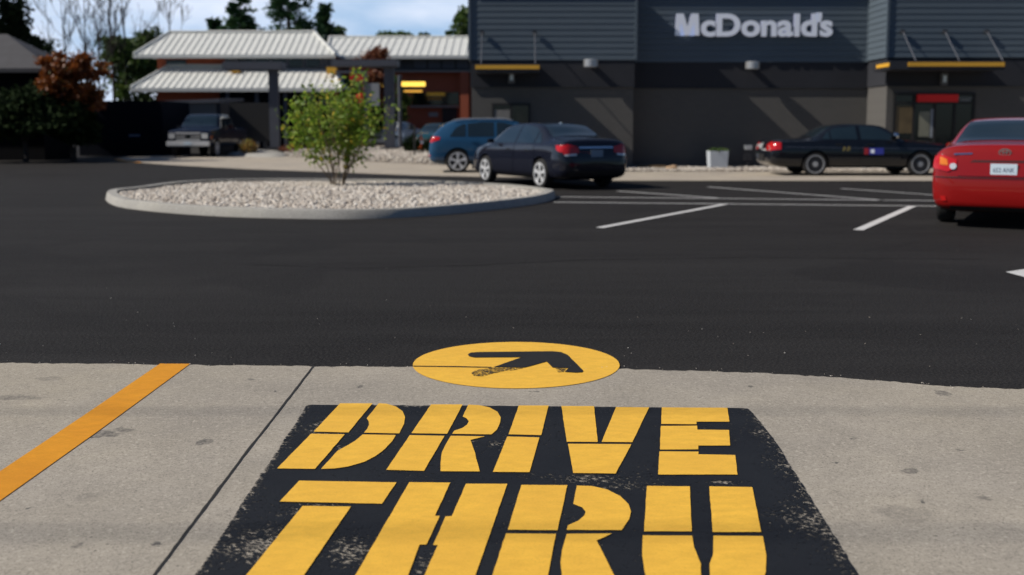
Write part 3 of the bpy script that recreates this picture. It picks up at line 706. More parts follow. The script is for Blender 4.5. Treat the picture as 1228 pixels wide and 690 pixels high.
# left door
dx0, dx1 = X(590, YL), X(636, YL); dz = Z(124, YL)
s = MB(); s.box(dx0, dx0+.07, YL-.06, YL+.02, 0.02, dz); s.box(dx1-.07, dx1, YL-.06, YL+.02, 0.02, dz); s.box(dx0+.07, dx1-.07, YL-.06, YL+.02, dz-.08, dz); s.box((dx0+dx1)/2-.04, (dx0+dx1)/2+.04, YL-.055, YL+.02, .02, dz-.08)
dr = rb(s, 'door', black_m)
s = MB(); s.box(dx0+.07, (dx0+dx1)/2-.04, -.03+YL, YL+.01, .05, dz-.08); s.box((dx0+dx1)/2+.04, dx1-.07, YL-.03, YL+.01, .05, dz-.08)
s.v = [(a-xl0, b-YL, c) for a, b, c in s.v]; s.build('door_glass', glass_d, dr)
s = MB(); s.tube([((dx0+dx1)/2+.09, YL-.10, .9), ((dx0+dx1)/2+.09, YL-.10, 1.3)], .015); s.v = [(a-xl0, b-YL, c) for a, b, c in s.v]; s.build('handle', light_metal, dr)
s = MB(); s.box(X(592, YL), X(612, YL), YL-.045, YL-.032, Z(150, YL), Z(132, YL)); s.v = [(a-xl0, b-YL, c) for a, b, c in s.v]
s.build('notice', mat('grey_notice', (.22, .21, .2), .6), dr)
# entrance storefront
ex0, ex1, ez = X(1073, YR), X(1168, YR), Z(112, YR)
ys = YR
s = MB()
for fx in (0, .245, .51, .76, 1.0):
    x = ex0+(ex1-ex0)*fx; s.box(x-.04, x+.04, ys-.05, ys+.02, .02, ez)
for (fa, fb) in ((0, .245), (.245, .51), (.51, .76), (.76, 1.0)):
    a = ex0+(ex1-ex0)*fa+.04; b = ex0+(ex1-ex0)*fb-.04
    s.box(a, b, ys-.05, ys+.02, ez-.07, ez); s.box(a, b, ys-.05, ys+.02, .02, .14); s.box(a, b, ys-.05, ys+.02, 2.08, 2.15)
ent = rb(s, 'entrance', black_m)
def sub(s, n, m, par): s.v = [(a-xl0, b-YL, c) for a, b, c in s.v]; return s.build(n, m, par)
s = MB(); s.box(ex0+.04, ex1-.04, ys-.015, ys-.003, .141, ez-.071); sub(s, 'glass', glass_d, ent)
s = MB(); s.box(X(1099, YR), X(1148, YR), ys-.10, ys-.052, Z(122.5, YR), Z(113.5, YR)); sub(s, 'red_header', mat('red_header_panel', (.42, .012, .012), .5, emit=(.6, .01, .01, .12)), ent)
post1 = mat('poster_food', (.14, .10, .05), .4, 0, .8, 2.2); post2 = mat('poster_pale', (.22, .22, .17), .4, 0, .5, 2.6); post3 = mat('poster_white', (.3, .33, .38), .4, 0, .2, 3)
for (a, b, c, d, m_) in ((1075, 1096, 127, 160, post1), (1103, 1116, 134, 164, post2), (1117, 1122, 131, 165, post3)):
    s = MB(); s.box(X(a, YR), X(b, YR), ys-.028, ys-.018, Z(d, YR), Z(c, YR)); sub(s, 'poster', m_, ent)
s = MB(); s.box(X(1151, YR), X(1164, YR), ys-.028, ys-.018, Z(121.5, YR), Z(119.5, YR)); s.box(X(1149, YR), X(1166, YR), ys-.028, ys-.018, Z(118.4, YR), Z(117.2, YR)); sub(s, 'window_sticker', mat('dim_sticker', (.2, .21, .22), .5), ent)
s = MB(); s.box(X(1080, YR), X(1125, YR), ys-.55, ys-.15, .02, .32); s.box(X(1086, YR), X(1092, YR), ys-.45, ys-.35, .3, .33)
rb(s, 'entrance_step', kerbm)
# awnings
def awning(x0, x1, ztop, y, depth, zrods, rods, label, gx0=None):
    a = thing('awning', label, 'awning', (x0, y, ztop), group='flat awnings on the restaurant front')
    s = MB(); s.box(0, x1-x0, -depth, -.012, -.26, 0); 
    s.build('canopy', dark_metal, a, bevel=.008)
    g0 = 0.03 if gx0 is None else gx0
    s = MB(); s.box(g0, x1-x0-.03, -depth-.03, -depth-.003, -.17, -.045); s.build('gold_strip', gold, a)
    if gx0: 
        s = MB(); s.box(.0-.028, -.004, -depth, -depth*.25, -.17, -.06); s.build('gold_strip', gold, a)
    for rx in rods:
        s = MB(); s.tube([(rx, -.14, zrods-ztop), (rx+.0, -depth+.15, 0.0)], .016, 6); s.build('tie_rod', canopy_metal, a)
        s = MB(); s.box(rx-.06, rx+.06, -.16, -.10, zrods-ztop-.06, zrods-ztop+.06); s.build('bracket', dark_metal, a)
    return a
aw_z = Z(76.5, YL-1.3)
ax0, ax1 = X(569, YL-1.3), X(648, YL-1.3)
awning(ax0, ax1, aw_z, YL, 1.3, Z(39.5, YL), [X(578.5, YL)-ax0, X(641, YL)-ax0], 'dark flat awning with gold edge over the left door')
bx0, bx1 = X(1066, YR-1.4), X(1204, YR-1.4)
awning(bx0, bx1, Z(73, YR-1.4), YR, 1.4, Z(38.5, YR), [X(1078, YR)-bx0, X(1128, YR)-bx0, X(1178, YR)-bx0], 'wide dark awning with gold edge over the glass entrance', gx0=.55)
# wall lamps
def wall_lamp(px, py, Y, label):
    p = at(px, py, Y); t = thing('wall_lamp', label, 'wall lamp', (p.x, Y, p.z), group='round white wall lights')
    s = MB(); s.lathe([(.21, -.12), (.23, -.11), (.23, .10), (.21, .12)], (0, -.42, 0), 'z', 24); s.build('lamp_body', light_metal, t, smooth=40)
    s = MB(); s.lathe([(.17, -.135), (.19, -.121)], (0, -.42, 0), 'z', 24); s.build('lens', clear_lamp, t)
    s = MB(); s.box(-.09, .09, -.22, -.045, -.05, .05); s.build('bracket', dark_metal, t)
wall_lamp(707.5, 77, YL, 'round white wall light on the left block beside the gold edged awning')
wall_lamp(899, 79.5, YC, 'round white wall light below the white restaurant name')
def sconce(px, py, Y, label):
    p = at(px, py, Y); t = thing('sconce', label, 'wall lamp', (p.x, Y, p.z))
    s = MB(); s.prism([(-.11, -.2), (.11, -.2), (.11, .2), (-.11, .2)], 'y', -.18, -.045); s.build('lamp_body', mat('grey_sconce', (.16, .16, .17), .5, .2), t, bevel=.02)
    s = MB(); s.box(-.05, .05, -.19, -.181, -.1, .1); s.build('lens', clear_lamp, t)
sconce(613.5, 93, YL, 'small grey wall box light under the left awning')
sconce(1130, 95, YR, 'small dim wall box light above the glass entrance')
# name
sg = thing('name_sign', "white raised letters McDonald's on the blue grey siding", 'sign', (X(807, YC), YC, Z(43.5, YC)))
tx0 = 0.0; total = X(993.5, YC)-X(807, YC)
cu = bpy.data.curves.new('t', 'FONT'); cu.body = "McDonald's"; cu.size = 1.0; cu.extrude = 0; cu.offset = 0.028; cu.space_character = 0.98
to = bpy.data.objects.new('t', cu); COL.objects.link(to); dg = bpy.context.evaluated_depsgraph_get(); dg.update()
word = "McDonald's"; capH = Z(17.5, YC)-Z(43.5, YC)
glyph = []; pen = 0
bpy.data.objects.remove(to)
adv = []
for ch in word:
    cu = bpy.data.curves.new('g', 'FONT'); cu.body = ch; cu.size = 1; cu.offset = 0.034; cu.extrude = .06; cu.resolution_u = 6
    go = bpy.data.objects.new('g', cu); COL.objects.link(go); dg = bpy.context.evaluated_depsgraph_get()
    me = bpy.data.meshes.new_from_object(go.evaluated_get(dg)); bpy.data.objects.remove(go)
    xs_ = [v.co.x for v in me.vertices]; ys_ = [v.co.y for v in me.vertices]
    glyph.append((ch, me, min(xs_), max(xs_), min(ys_), max(ys_)))
gap = {"M": .035, "c": .02, "D": .02, "o": .03, "n": .02, "a": .03, "l": .03, "d": -.03, "'": -.05, "s": 0}
tw = sum(g[3]-g[2] for g in glyph)+sum(gap[g[0]] for g in glyph[:-1])
cap = max(g[5] for g in glyph if g[0] == 'M')
sx, sz = total/tw, capH/cap
for ch, me, a, b, c, d in glyph:
    bm = bmesh.new(); bm.from_mesh(me)
    if ch == 'M':
        bm.clear(); W_, H_ = b-a, d; t_ = W_*.215
        po = [(0, 0), (t_*.95, 0), (t_*1.05, H_*.62), (W_*.40, 0), (W_*.60, 0), (W_-t_*1.05, H_*.62), (W_-t_*.95, 0), (W_, 0), (W_*.95, H_), (W_*.66, H_), (W_*.5, H_*.42), (W_*.34, H_), (W_*.05, H_)]
        f0 = bm.faces.new([bm.verts.new((p[0]+a, p[1], -.06)) for p in po]); f1 = bm.faces.new([bm.verts.new((p[0]+a, p[1], .06)) for p in po])
        va, vb = list(f0.verts), list(f1.verts)
        for i_ in range(len(po)): bm.faces.new((va[i_], va[(i_+1) % len(po)], vb[(i_+1) % len(po)], vb[i_]))
        bmesh.ops.triangulate(bm, faces=[f0, f1])
    for v in bm.verts: v.co = Vector(((v.co.x-a)*sx, -v.co.z, v.co.y*sz))
    bmesh.ops.remove_doubles(bm, verts=bm.verts, dist=1e-5)
    bmesh.ops.recalc_face_normals(bm, faces=bm.faces)
    for f in bm.faces: f.smooth = False
    nm = bpy.data.meshes.new('letter'); 
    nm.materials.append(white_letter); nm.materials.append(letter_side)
    for f in bm.faces:
        f.material_index = 0 if abs(f.normal.y) > .7 else 1
    bm.to_mesh(nm); bm.free()
    o = bpy.data.objects.new('letter', nm); COL.objects.link(o); o.parent = sg; o.location = (pen, -.19, 0)
    pen += (b-a+gap[ch])*sx
# ground by the wall: gravel, planter, flood light, rock
tag(sheet('gravel_strip_ground', [(2.0, fy1), (22, fy1), (22, YC), (2.0, YC)], 0.012, gravel_base), kind='structure')
P = [(random.uniform(3.4, 13), random.uniform(fy1+.05, YC-.02), random.uniform(.02, .06)) for _ in range(5000)]
stones('gravel_strip', P, .035)
pt = at(860, 203, 32.3); pt.z = .03
pn = thing('planter', 'square pale planter box with low green plants against the dark wall', 'planter', (pt.x, 32.3, .03))
w = .27; hh = .56
s = MB()
s.add([(-w, -w, 0), (w, -w, 0), (w, w, 0), (-w, w, 0), (-w*1.1, -w*1.1, hh), (w*1.1, -w*1.1, hh), (w*1.1, w*1.1, hh), (-w*1.1, w*1.1, hh), (-w*.95, -w*.95, hh), (w*.95, -w*.95, hh), (w*.95, w*.95, hh), (-w*.95, w*.95, hh), (-w*.9, -w*.9, hh-.06), (w*.9, -w*.9, hh-.06), (w*.9, w*.9, hh-.06), (-w*.9, w*.9, hh-.06)],
      [(3, 2, 1, 0)]+[(i, (i+1) % 4, 4+(i+1) % 4, 4+i) for i in range(4)]+[(4+i, 4+(i+1) % 4, 8+(i+1) % 4, 8+i) for i in range(4)]+[(8+i, 8+(i+1) % 4, 12+(i+1) % 4, 12+i) for i in range(4)]+[(12, 13, 14, 15)])
s.build('pot', pale_box, pn)
leaves('plant', [(random.gauss(0, .12), random.gauss(0, .12), hh-.03+random.uniform(0, .06)) for _ in range(900)], .09, leaf_green, pn)
fp = at(897, 178, 33.0)
fl = thing('flood_light', 'small grey flood light standing low by the wall behind the black patrol car', 'flood light', (fp.x, 33.0, 0.02))
s = MB(); s.tube([(0, 0, 0), (0, 0, fp.z-.08)], .025, 8); s.build('stake', dark_metal, fl)
s = MB(); s.prism([(-.11, -.08), (.11, -.08), (.14, .09), (-.14, .09)], 'y', -.1, .1); s.v = [(a, b, c+fp.z) for a, b, c in s.v]; s.build('lamp_head', light_metal, fl, bevel=.015)
s = MB(); s.box(-.1, .1, -.12, -.101, fp.z-.05, fp.z+.06); s.build('lens', clear_lamp, fl)
s = MB(); s.box(-.12, .12, -.06, .06, .25, .45); s.build('junction_box', dark_metal, fl)
rp = at(806, 204, 31.2)
def rock(name, label, x, y, z, r, m, sc=(1, 1, .6)):
    bm = bmesh.new(); bmesh.ops.create_icosphere(bm, subdivisions=3, radius=1)
    rr = random.Random(int(x*100))
    ph = [rr.uniform(0, 6) for _ in range(6)]
    for v in bm.verts:
        n_ = 1+.13*math.sin(v.co.x*3+ph[0])*math.cos(v.co.y*4+ph[1])+.1*math.sin(v.co.z*5+ph[2]+v.co.x*3)
        v.co = Vector((v.co.x*sc[0], v.co.y*sc[1], v.co.z*sc[2]))*r*n_
    me = bpy.data.meshes.new(name); bm.to_mesh(me); bm.free(); me.materials.append(m)
    for p in me.polygons: p.use_smooth = True
    o = bpy.data.objects.new(name, me); COL.objects.link(o); o.location = (x, y, z)
    return tag(o, label, 'rock')
rock('rock', 'tan rock lying on the gravel strip left of the square planter', rp.x, 31.2, .05, .16, mat('tan_rock', (.42, .28, .17), .8, 0, .3, 9), (1.3, 1, .7))
s = MB(); s.box(X(765, 32.2), X(800, 32.2), 32.1, 32.25, .02, .12)
tag(s.build('timber_edging', mat('tan_timber', (.22, .15, .08), .8, 0, .3, 6), bevel=.01), 'low tan timber lying along the wall left of the tan rock', 'timber')

# ------------------------------------------------------------------ vehicles
def pchip(xs, ys, x):
    n = len(xs)
    if x <= xs[0]: return ys[0]
    if x >= xs[-1]: return ys[-1]
    h = [xs[i+1]-xs[i] for i in range(n-1)]; d = [(ys[i+1]-ys[i])/h[i] for i in range(n-1)]
    def m(i):
        if i == 0: return d[0]
        if i == n-1: return d[-1]
        if d[i-1]*d[i] <= 0: return 0
        w1, w2 = 2*h[i]+h[i-1], h[i]+2*h[i-1]
        return (w1+w2)/(w1/d[i-1]+w2/d[i])
    for i in range(n-1):
        if x <= xs[i+1]:
            t = (x-xs[i])/h[i]
            return (2*t**3-3*t*t+1)*ys[i]+(t**3-2*t*t+t)*h[i]*m(i)+(-2*t**3+3*t*t)*ys[i+1]+(t**3-t*t)*h[i]*m(i+1)
def clip(poly, a, sgn, ax=0):
    out = []
    for i in range(len(poly)):
        p, q = poly[i], poly[(i+1) % len(poly)]
        ip, iq = (p[ax]-a)*sgn >= 0, (q[ax]-a)*sgn >= 0
        if ip: out.append(p)
        if ip != iq:
            t = (a-p[ax])/(q[ax]-p[ax]); out.append((p[0]+(q[0]-p[0])*t, p[1]+(q[1]-p[1])*t))
    return out
def rounded(x0, x1, y0, y1, r, n=4):
    out = []
    for cx, cy, a in ((x1-r, y1-r, 0), (x0+r, y1-r, 90), (x0+r, y0+r, 180), (x1-r, y0+r, 270)):
        for k in range(n+1): t = R_(a+90*k/n); out.append((cx+r*math.cos(t), cy+r*math.sin(t)))
    return out
class Car:
    def __init__(c, name, label, cat, st, Lc, paint, wheels, wr, loc, head, lower=1.0, group=None, sec=1.0):
        c.L = Lc; c.hl = Lc/2; c.paint = paint
        c.root = thing(name, label, cat, loc, head, group)
        xs = [q[0] for q in st]
        cols = list(zip(*st))
        N_ = 72; samp = []
        for i in range(N_+1):
            t = i/N_; samp.append(Lc*(t-0.045*math.sin(4*math.pi*t)*.9 if False else t))
        samp = sorted(set([round(v, 4) for v in samp+[.015, .03, .05, .08, .11, .15, Lc-.015, Lc-.03, Lc-.05, Lc-.08, Lc-.12]]))
        rows = []
        for x in samp:
            zb, zl, zt, hw, hr = [pchip(xs, cols[k], x) for k in range(1, 6)]
            P = [(0, zb), (.72*hw, zb), (.95*hw, zb+.12*(zl-zb)), (hw, zb+.45*(zl-zb)), (.99*hw, zb+.8*(zl-zb)), (.955*hw, zl),
                 ((.955*hw+hr)/2+.018, (zl+zt-.06)/2), (hr, zt-.055), (.72*hr, zt-.014), (0, zt)]
            sec_ = []
            for i in range(len(P)-1):
                p0 = P[i-1] if i else (-P[1][0], P[1][1]); p1, p2 = P[i], P[i+1]; p3 = P[i+2] if i+2 < len(P) else (-P[-2][0], P[-2][1])
                for k in range(4):
                    t = k/4
                    sec_.append(tuple(.5*((2*p1[j])+(p2[j]-p0[j])*t+(2*p0[j]-5*p1[j]+4*p2[j]-p3[j])*t*t+(3*p1[j]-p0[j]-3*p2[j]+p3[j])*t**3) for j in (0, 1)))
            sec_.append(P[-1])
            full = [(x-c.hl, a, b) for a, b in sec_]+[(x-c.hl, -a, b) for a, b in sec_[-2:0:-1]]
            rows.append(full)
        s = MB(); m = len(rows[0]); s.add([v for r in rows for v in r], [(i*m+k, i*m+(k+1) % m, (i+1)*m+(k+1) % m, (i+1)*m+k) for i in range(len(rows)-1) for k in range(m)]+[tuple(range(m))[::-1], tuple(range((len(rows)-1)*m, len(rows)*m))])
        body = s.build('body', [paint, black_m], c.root, smooth=60)
        bm = bmesh.new(); bm.from_mesh(body.data); c.bvh = BVHTree.FromBMesh(bm); bm.free()
        # wheel arches cut out of the body
        hwm = max(q[4] for q in st)
        ct = MB(); 
        for wx in wheels:
            for sg_ in (-1, 1):
                ct.lathe([(wr+.055, min(sg_*(hwm-.27), sg_*(hwm+.3))), (wr+.055, max(sg_*(hwm-.27), sg_*(hwm+.3)))], (wx-c.hl, 0, wr), 'y', 28)
        ct.m = 0
        co = ct.build('cut', [black_m]); co.location = (0, 0, 0)
        tmp = bpy.data.objects.new('tmpbody', body.data); COL.objects.link(tmp)
        md = tmp.modifiers.new('b', 'BOOLEAN'); md.operation = 'DIFFERENCE'; md.object = co; md.solver = 'EXACT'; md.material_mode = 'TRANSFER'
        dg = bpy.context.evaluated_depsgraph_get(); dg.update()
        nm = bpy.data.meshes.new_from_object(tmp.evaluated_get(dg)); nm.name = 'body'
        bpy.data.objects.remove(tmp); bpy.data.objects.remove(co)
        if len(nm.polygons) > 500: body.data = nm
        bm = bmesh.new(); bm.from_mesh(body.data)
        for f in bm.faces: f.smooth = True
        for e in bm.edges:
            if len(e.link_faces) == 2: e.smooth = e.calc_face_angle(0) < R_(50)
        bm.to_mesh(body.data); bm.free()
        c.body = body; c.wr = wr
    def decal(c, name, poly, axis, m, off=.006, grid=.07, parent=None, flat=False):
        """patch that hugs the body; poly is (x,z) for 'left'/'right', (y,z) for 'rear'/'front', (x,y) for 'top'. x counted from the rear bumper"""
        bm = bmesh.new()
        hl = c.hl
        mk = {'left': lambda p: (p[0]-hl, 3, p[1]), 'right': lambda p: (p[0]-hl, -3, p[1]), 'rear': lambda p: (-hl-2, p[0], p[1]), 'front': lambda p: (hl+2, p[0], p[1]), 'top': lambda p: (p[0]-hl, p[1], 4)}[axis]
        dr = Vector({'left': (0, -1, 0), 'right': (0, 1, 0), 'rear': (1, 0, 0), 'front': (-1, 0, 0), 'top': (0, 0, -1)}[axis])
        bm.faces.new([bm.verts.new(mk(p)) for p in poly])
        for ax in range(3):
            vals = [v.co[ax] for v in bm.verts]
            if max(vals)-min(vals) < grid: continue
            k = min(vals)+grid
            while k < max(vals):
                no = [0, 0, 0]; no[ax] = 1; co = [0, 0, 0]; co[ax] = k
                bmesh.ops.bisect_plane(bm, geom=bm.verts[:]+bm.edges[:]+bm.faces[:], plane_co=co, plane_no=no); k += grid
        for v in bm.verts:
            hit, nrm, idx, dist = c.bvh.ray_cast(v.co, dr)
            if hit is None:
                q = v.co.copy(); 
                ax = 0 if axis in ('rear', 'front') else (1 if axis in ('left', 'right') else 2)
                q[ax] = 0 if ax else (-hl if axis == 'rear' else hl)
                hit, nrm, idx, dist = c.bvh.find_nearest(q)
            if nrm.dot(dr) > 0: nrm = -nrm
            v.co = hit+nrm*off
        bmesh.ops.recalc_face_normals(bm, faces=bm.faces)
        for f in bm.faces: f.smooth = True
        f0 = bm.faces[:]
        if f0 and sum(f.normal.dot(-dr) for f in f0) < 0: bmesh.ops.reverse_faces(bm, faces=f0)
        me = bpy.data.meshes.new(name); bm.to_mesh(me); bm.free(); me.materials.append(m)
        o = bpy.data.objects.new(name, me); COL.objects.link(o); o.parent = parent or c.root
        return o
    def part(c, s, name, m, parent=None, **k):
        s.v = [(x-c.hl, y, z) for x, y, z in s.v]; return s.build(name, m, parent or c.root, **k)
    def wheel(c, x, y, sgn, spokes=5, w=.2, rimm=None, style='spoke', rimr=None):
        r = c.wr; rimr = rimr or r*.74; rimm = rimm or alloy
        t = MB(); o = sgn
        t.lathe([(rimr, -w/2), (r*.93, -w/2), (r*.985, -w/2+.03), (r, -w/2+.05), (r, w/2-.05), (r*.985, w/2-.03), (r*.93, w/2), (rimr, w/2), (rimr*.93, w/2-.02), (rimr*.93, -w/2+.02), (rimr, -w/2)], (0, 0, 0), 'y', 32, cap=False)
        wo_ = t.build('wheel', rubber, c.root, smooth=40, loc=(x-c.hl, y, r))
        q = MB()
        yo = o*(w/2+.004)
        def ann(r0, r1, y0, y1, n=30):
            vs = []
            for rr, yy in ((r0, y0), (r1, y0), (r1, y1), (r0, y1)):
                for k in range(n): a = 2*math.pi*k/n; vs.append((rr*math.cos(a), yy, rr*math.sin(a)))
            q.add(vs, [((i % 4)*n+k, (i % 4)*n+(k+1) % n, ((i+1) % 4)*n+(k+1) % n, ((i+1) % 4)*n+k) for i in range(4) for k in range(n)])
        ann(rimr*.9, rimr*1.02, yo-o*.03, yo+o*.002)
        if style == 'spoke':
            for k in range(spokes):
                a = 2*math.pi*k/spokes+.3; wd = .36
                pts = [(math.cos(a-wd)*rimr*.24, math.sin(a-wd)*rimr*.24), (math.cos(a-wd*.62)*rimr*.95, math.sin(a-wd*.62)*rimr*.95), (math.cos(a+wd*.62)*rimr*.95, math.sin(a+wd*.62)*rimr*.95), (math.cos(a+wd)*rimr*.24, math.sin(a+wd)*rimr*.24)]
                q.prism(pts, 'y', yo-o*.035, yo-o*.006)
            q.lathe([(rimr*.24, min(yo-o*.04, yo)), (rimr*.24, max(yo-o*.04, yo))], (0, 0, 0), 'y', 16)
        else:
            q.lathe([(rimr*.3, min(yo-o*.04, yo)), (rimr*.3, max(yo-o*.04, yo))], (0, 0, 0), 'y', 20)
        rim = q.build('rim', rimm, wo_)
        d = MB(); d.lathe([(rimr*.9, min(yo-o*.09, yo-o*.06)), (rimr*.9, max(yo-o*.09, yo-o*.06))], (0, 0, 0), 'y', 24); d.build('brake_disc', black_m if style == 'spoke' else dark_metal, wo_)
        return wo_
    def sides(c, name, poly, m, **k):
        return [c.decal(name, poly, sd, m, **k) for sd in ('left', 'right')]
    def plate(c, y, z, text, axis='rear', m=None, tm=None, w=.31, h=.155):
        hit, n_, i, d = c.bvh.ray_cast(Vector((-c.hl-2, y, z)), Vector((1, 0, 0)))
        x = hit.x-.012 if hit else -c.hl
        s = MB(); s.box(x-.008, x, y-w/2, y+w/2, z-h/2, z+h/2); pl = s.build('number_plate', m or mat('plate', (.5, .62, .7), .4), c.root)
        if text:
            mesh_text(text, .085, pl, (x-.0095, y, z-.03), tm or black_m, w*.8, 'rear')
        return pl
def mesh_text(txt, size, parent, loc, m, width=None, face='rear', name='lettering', offset=0.0):
    cu = bpy.data.curves.new('g', 'FONT'); cu.body = txt; cu.size = size; cu.resolution_u = 2; cu.offset = offset; cu.align_x = 'CENTER'
    go = bpy.data.objects.new('g', cu); COL.objects.link(go); dg = bpy.context.evaluated_depsgraph_get()
    me = bpy.data.meshes.new_from_object(go.evaluated_get(dg)); bpy.data.objects.remove(go)
    xs_ = [v.co.x for v in me.vertices]; k = width/(max(xs_)-min(xs_)) if width else 1
    for v in me.vertices:
        x, y = v.co.x*k, v.co.y
        v.co = (0, -x, y) if face == 'rear' else ((x, 0, y) if face == 'right' else (-x, 0, y))
    me.name = name; me.materials.clear(); me.materials.append(m)
    o = bpy.data.objects.new(name, me); COL.objects.link(o); o.parent = parent; o.location = loc
    return o
def paintm(name, col, rough=.28, metal=.3): return mat(name, col, .55, 0, .04, 1.5, coat=1.0, spec=.1)

# --- navy sedan (rear three-quarter)
navy = paintm('navy_car_paint', (.0045, .006, .015))
st = [(0, .42, .56, .64, .60, .50), (.03, .34, .68, .80, .74, .66), (.09, .28, .82, 1.0, .82, .74), (.16, .24, .92, 1.09, .865, .74), (.5, .20, .96, 1.13, .895, .72), (.72, .20, .97, 1.15, .895, .69), (1.45, .20, .96, 1.43, .895, .59),
      (1.95, .20, .95, 1.475, .895, .585), (2.55, .20, .94, 1.46, .895, .575), (2.9, .20, .93, 1.41, .895, .60), (3.6, .20, .91, 1.04, .89, .74), (4.1, .20, .84, .95, .87, .72), (4.4, .22, .72, .83, .82, .66), (4.53, .28, .60, .70, .74, .58), (4.6, .36, .52, .60, .60, .46)]
rl = G(651, 226); hd = math.atan2(.88, -.476)
def place(c_wx, c_wy, L_, gp, hd):
    """origin so that local point (wx-L/2, wy) sits on ground point gp"""
    lx, ly = c_wx-L_/2, c_wy
    return (gp.x-(lx*math.cos(hd)-ly*math.sin(hd)), gp.y-(lx*math.sin(hd)+ly*math.cos(hd)), 0.0)
c = Car('parked_car', 'navy blue saloon car seen from behind its left corner, beside the gravel island', 'car', st, 4.6, navy, (.98, 3.66), .33, place(.98, .80, 4.6, rl, hd), hd)
for x, y, sg_ in ((.98, .79, 1), (3.66, .79, 1), (.98, -.79, -1), (3.66, -.79, -1)): c.wheel(x, y, sg_)
dlo = [(.98, 1.0), (1.25, 1.24), (1.55, 1.36), (2.0, 1.405), (2.5, 1.39), (2.8, 1.34), (3.05, 1.22), (3.38, .99)]
for a, b in ((.9, 1.28), (1.33, 2.16), (2.22, 3.4)): c.sides('side_window', clip(clip(dlo, a, 1), b, -1), car_glass)
c.decal('windscreen', [(2.88, -.52), (3.56, -.66), (3.56, .66), (2.88, .52)], 'top', car_glass)
c.decal('rear_window', [(.80, -.63), (1.40, -.52), (1.40, .52), (.80, .63)], 'top', car_glass)
for sd in ('left', 'right'):
    for poly in ([(1.30, .34), (1.22, .62), (1.30, .95), (2.16, .95), (2.18, .32)], [(2.22, .32), (2.20, .95), (3.30, .93), (3.22, .34)]):
        d = c.decal('door', poly, sd, navy, off=.008)
        px_ = max(p[0] for p in poly) if False else poly[2][0]+.12
    for hx in (1.42, 2.34):
        sy = 1 if sd == 'left' else -1
        s = MB(); s.box(hx, hx+.2, sy*.90-.015, sy*.90+.015, .83, .86); c.part(s, 'door_handle', chrome, bevel=.006)
    s = MB(); sy = 1 if sd == 'left' else -1; s.prism([(sy*.88, 1.0), (sy*1.04, .97), (sy*1.06, 1.07), (sy*.92, 1.09)], 'x', 3.12, 3.24); c.part(s, 'mirror', navy, bevel=.02)
for sy in (1, -1):
    c.decal('tail_light', [(sy*.46, .80), (sy*.80, .77), (sy*.84, .95), (sy*.70, .99), (sy*.46, .93)], 'rear', red_glass, off=.012)
    c.decal('tail_light', [(.02, .78), (.28, .86), (.34, .96), (.10, .97)], 'left' if sy > 0 else 'right', red_glass, off=.012)
    c.decal('reversing_light', [(sy*.52, .75), (sy*.78, .735), (sy*.79, .765), (sy*.52, .785)], 'rear', clear_lamp, off=.014)
c.decal('trim_bar', [(-.44, .895), (.44, .895), (.44, .935), (-.44, .935)], 'rear', chrome, off=.016)
c.decal('bumper_shadow_gap', [(-.80, .60), (.80, .60), (.80, .612), (-.80, .612)], 'rear', black_m, off=.012)
c.plate(0, .79, '', m=mat('blue_grey_plate', (.16, .24, .33), .4))
c.decal('lower_bumper', [(-.7, .30), (.7, .30), (.74, .42), (-.74, .42)], 'rear', black_m, off=.01)
s = MB(); s.lathe([(.05, 0), (.045, .02)], (.06, -.42, .40), 'x', 12); c.part(s, 'exhaust', chrome)
s = MB(); s.box(1.5, 1.58, -.02, .02, 1.44, 1.475); c.part(s, 'roof_aerial', chrome, bevel=.01)
for sy in (1, -1): c.decal('headlight', [(sy*.45, .62), (sy*.72, .64), (sy*.72, .76), (sy*.5, .72)], 'front', clear_lamp, off=.01)

# --- teal SUV behind it
teal = paintm('teal_car_paint', (.012, .062, .14), .3)
st = [(0, .44, .62, .74, .62, .54), (.04, .36, .80, .92, .78, .70), (.12, .30, .95, 1.12, .85, .74), (.22, .26, 1.0, 1.24, .885, .70), (.5, .24, 1.02, 1.47, .91, .60), (.85, .24, 1.02, 1.57, .915, .60), (1.5, .24, 1.0, 1.61, .915, .60), (2.2, .24, .99, 1.60, .915, .60),
      (2.6, .24, .98, 1.54, .915, .62), (3.3, .24, .97, 1.14, .91, .74), (3.9, .25, .92, 1.04, .88, .72), (4.2, .27, .80, .92, .82, .66), (4.32, .32, .66, .78, .72, .58), (4.38, .40, .56, .66, .58, .46)]
gp = G(549, 207.5); hd = R_(4)
c = Car('parked_car', 'teal blue compact SUV parked behind the navy saloon', 'car', st, 4.38, teal, (.86, 3.46), .35, place(.86, -.80, 4.38, gp, hd), hd)
for x, y, sg_ in ((.86, -.81, -1), (3.46, -.81, -1), (.86, .81, 1), (3.46, .81, 1)): c.wheel(x, y, sg_)
dlo = [(.62, 1.07), (.80, 1.32), (1.0, 1.44), (1.6, 1.50), (2.2, 1.49), (2.5, 1.43), (2.95, 1.07)]
for a, b in ((.6, 1.10), (1.16, 1.94), (2.02, 3.0)): c.sides('side_window', clip(clip(dlo, a, 1), b, -1), car_glass)
c.decal('windscreen', [(2.62, -.54), (3.22, -.66), (3.22, .66), (2.62, .54)], 'top', car_glass)
c.decal('rear_window', [(-.56, 1.15), (.56, 1.15), (.48, 1.48), (-.48, 1.48)], 'rear', car_glass)
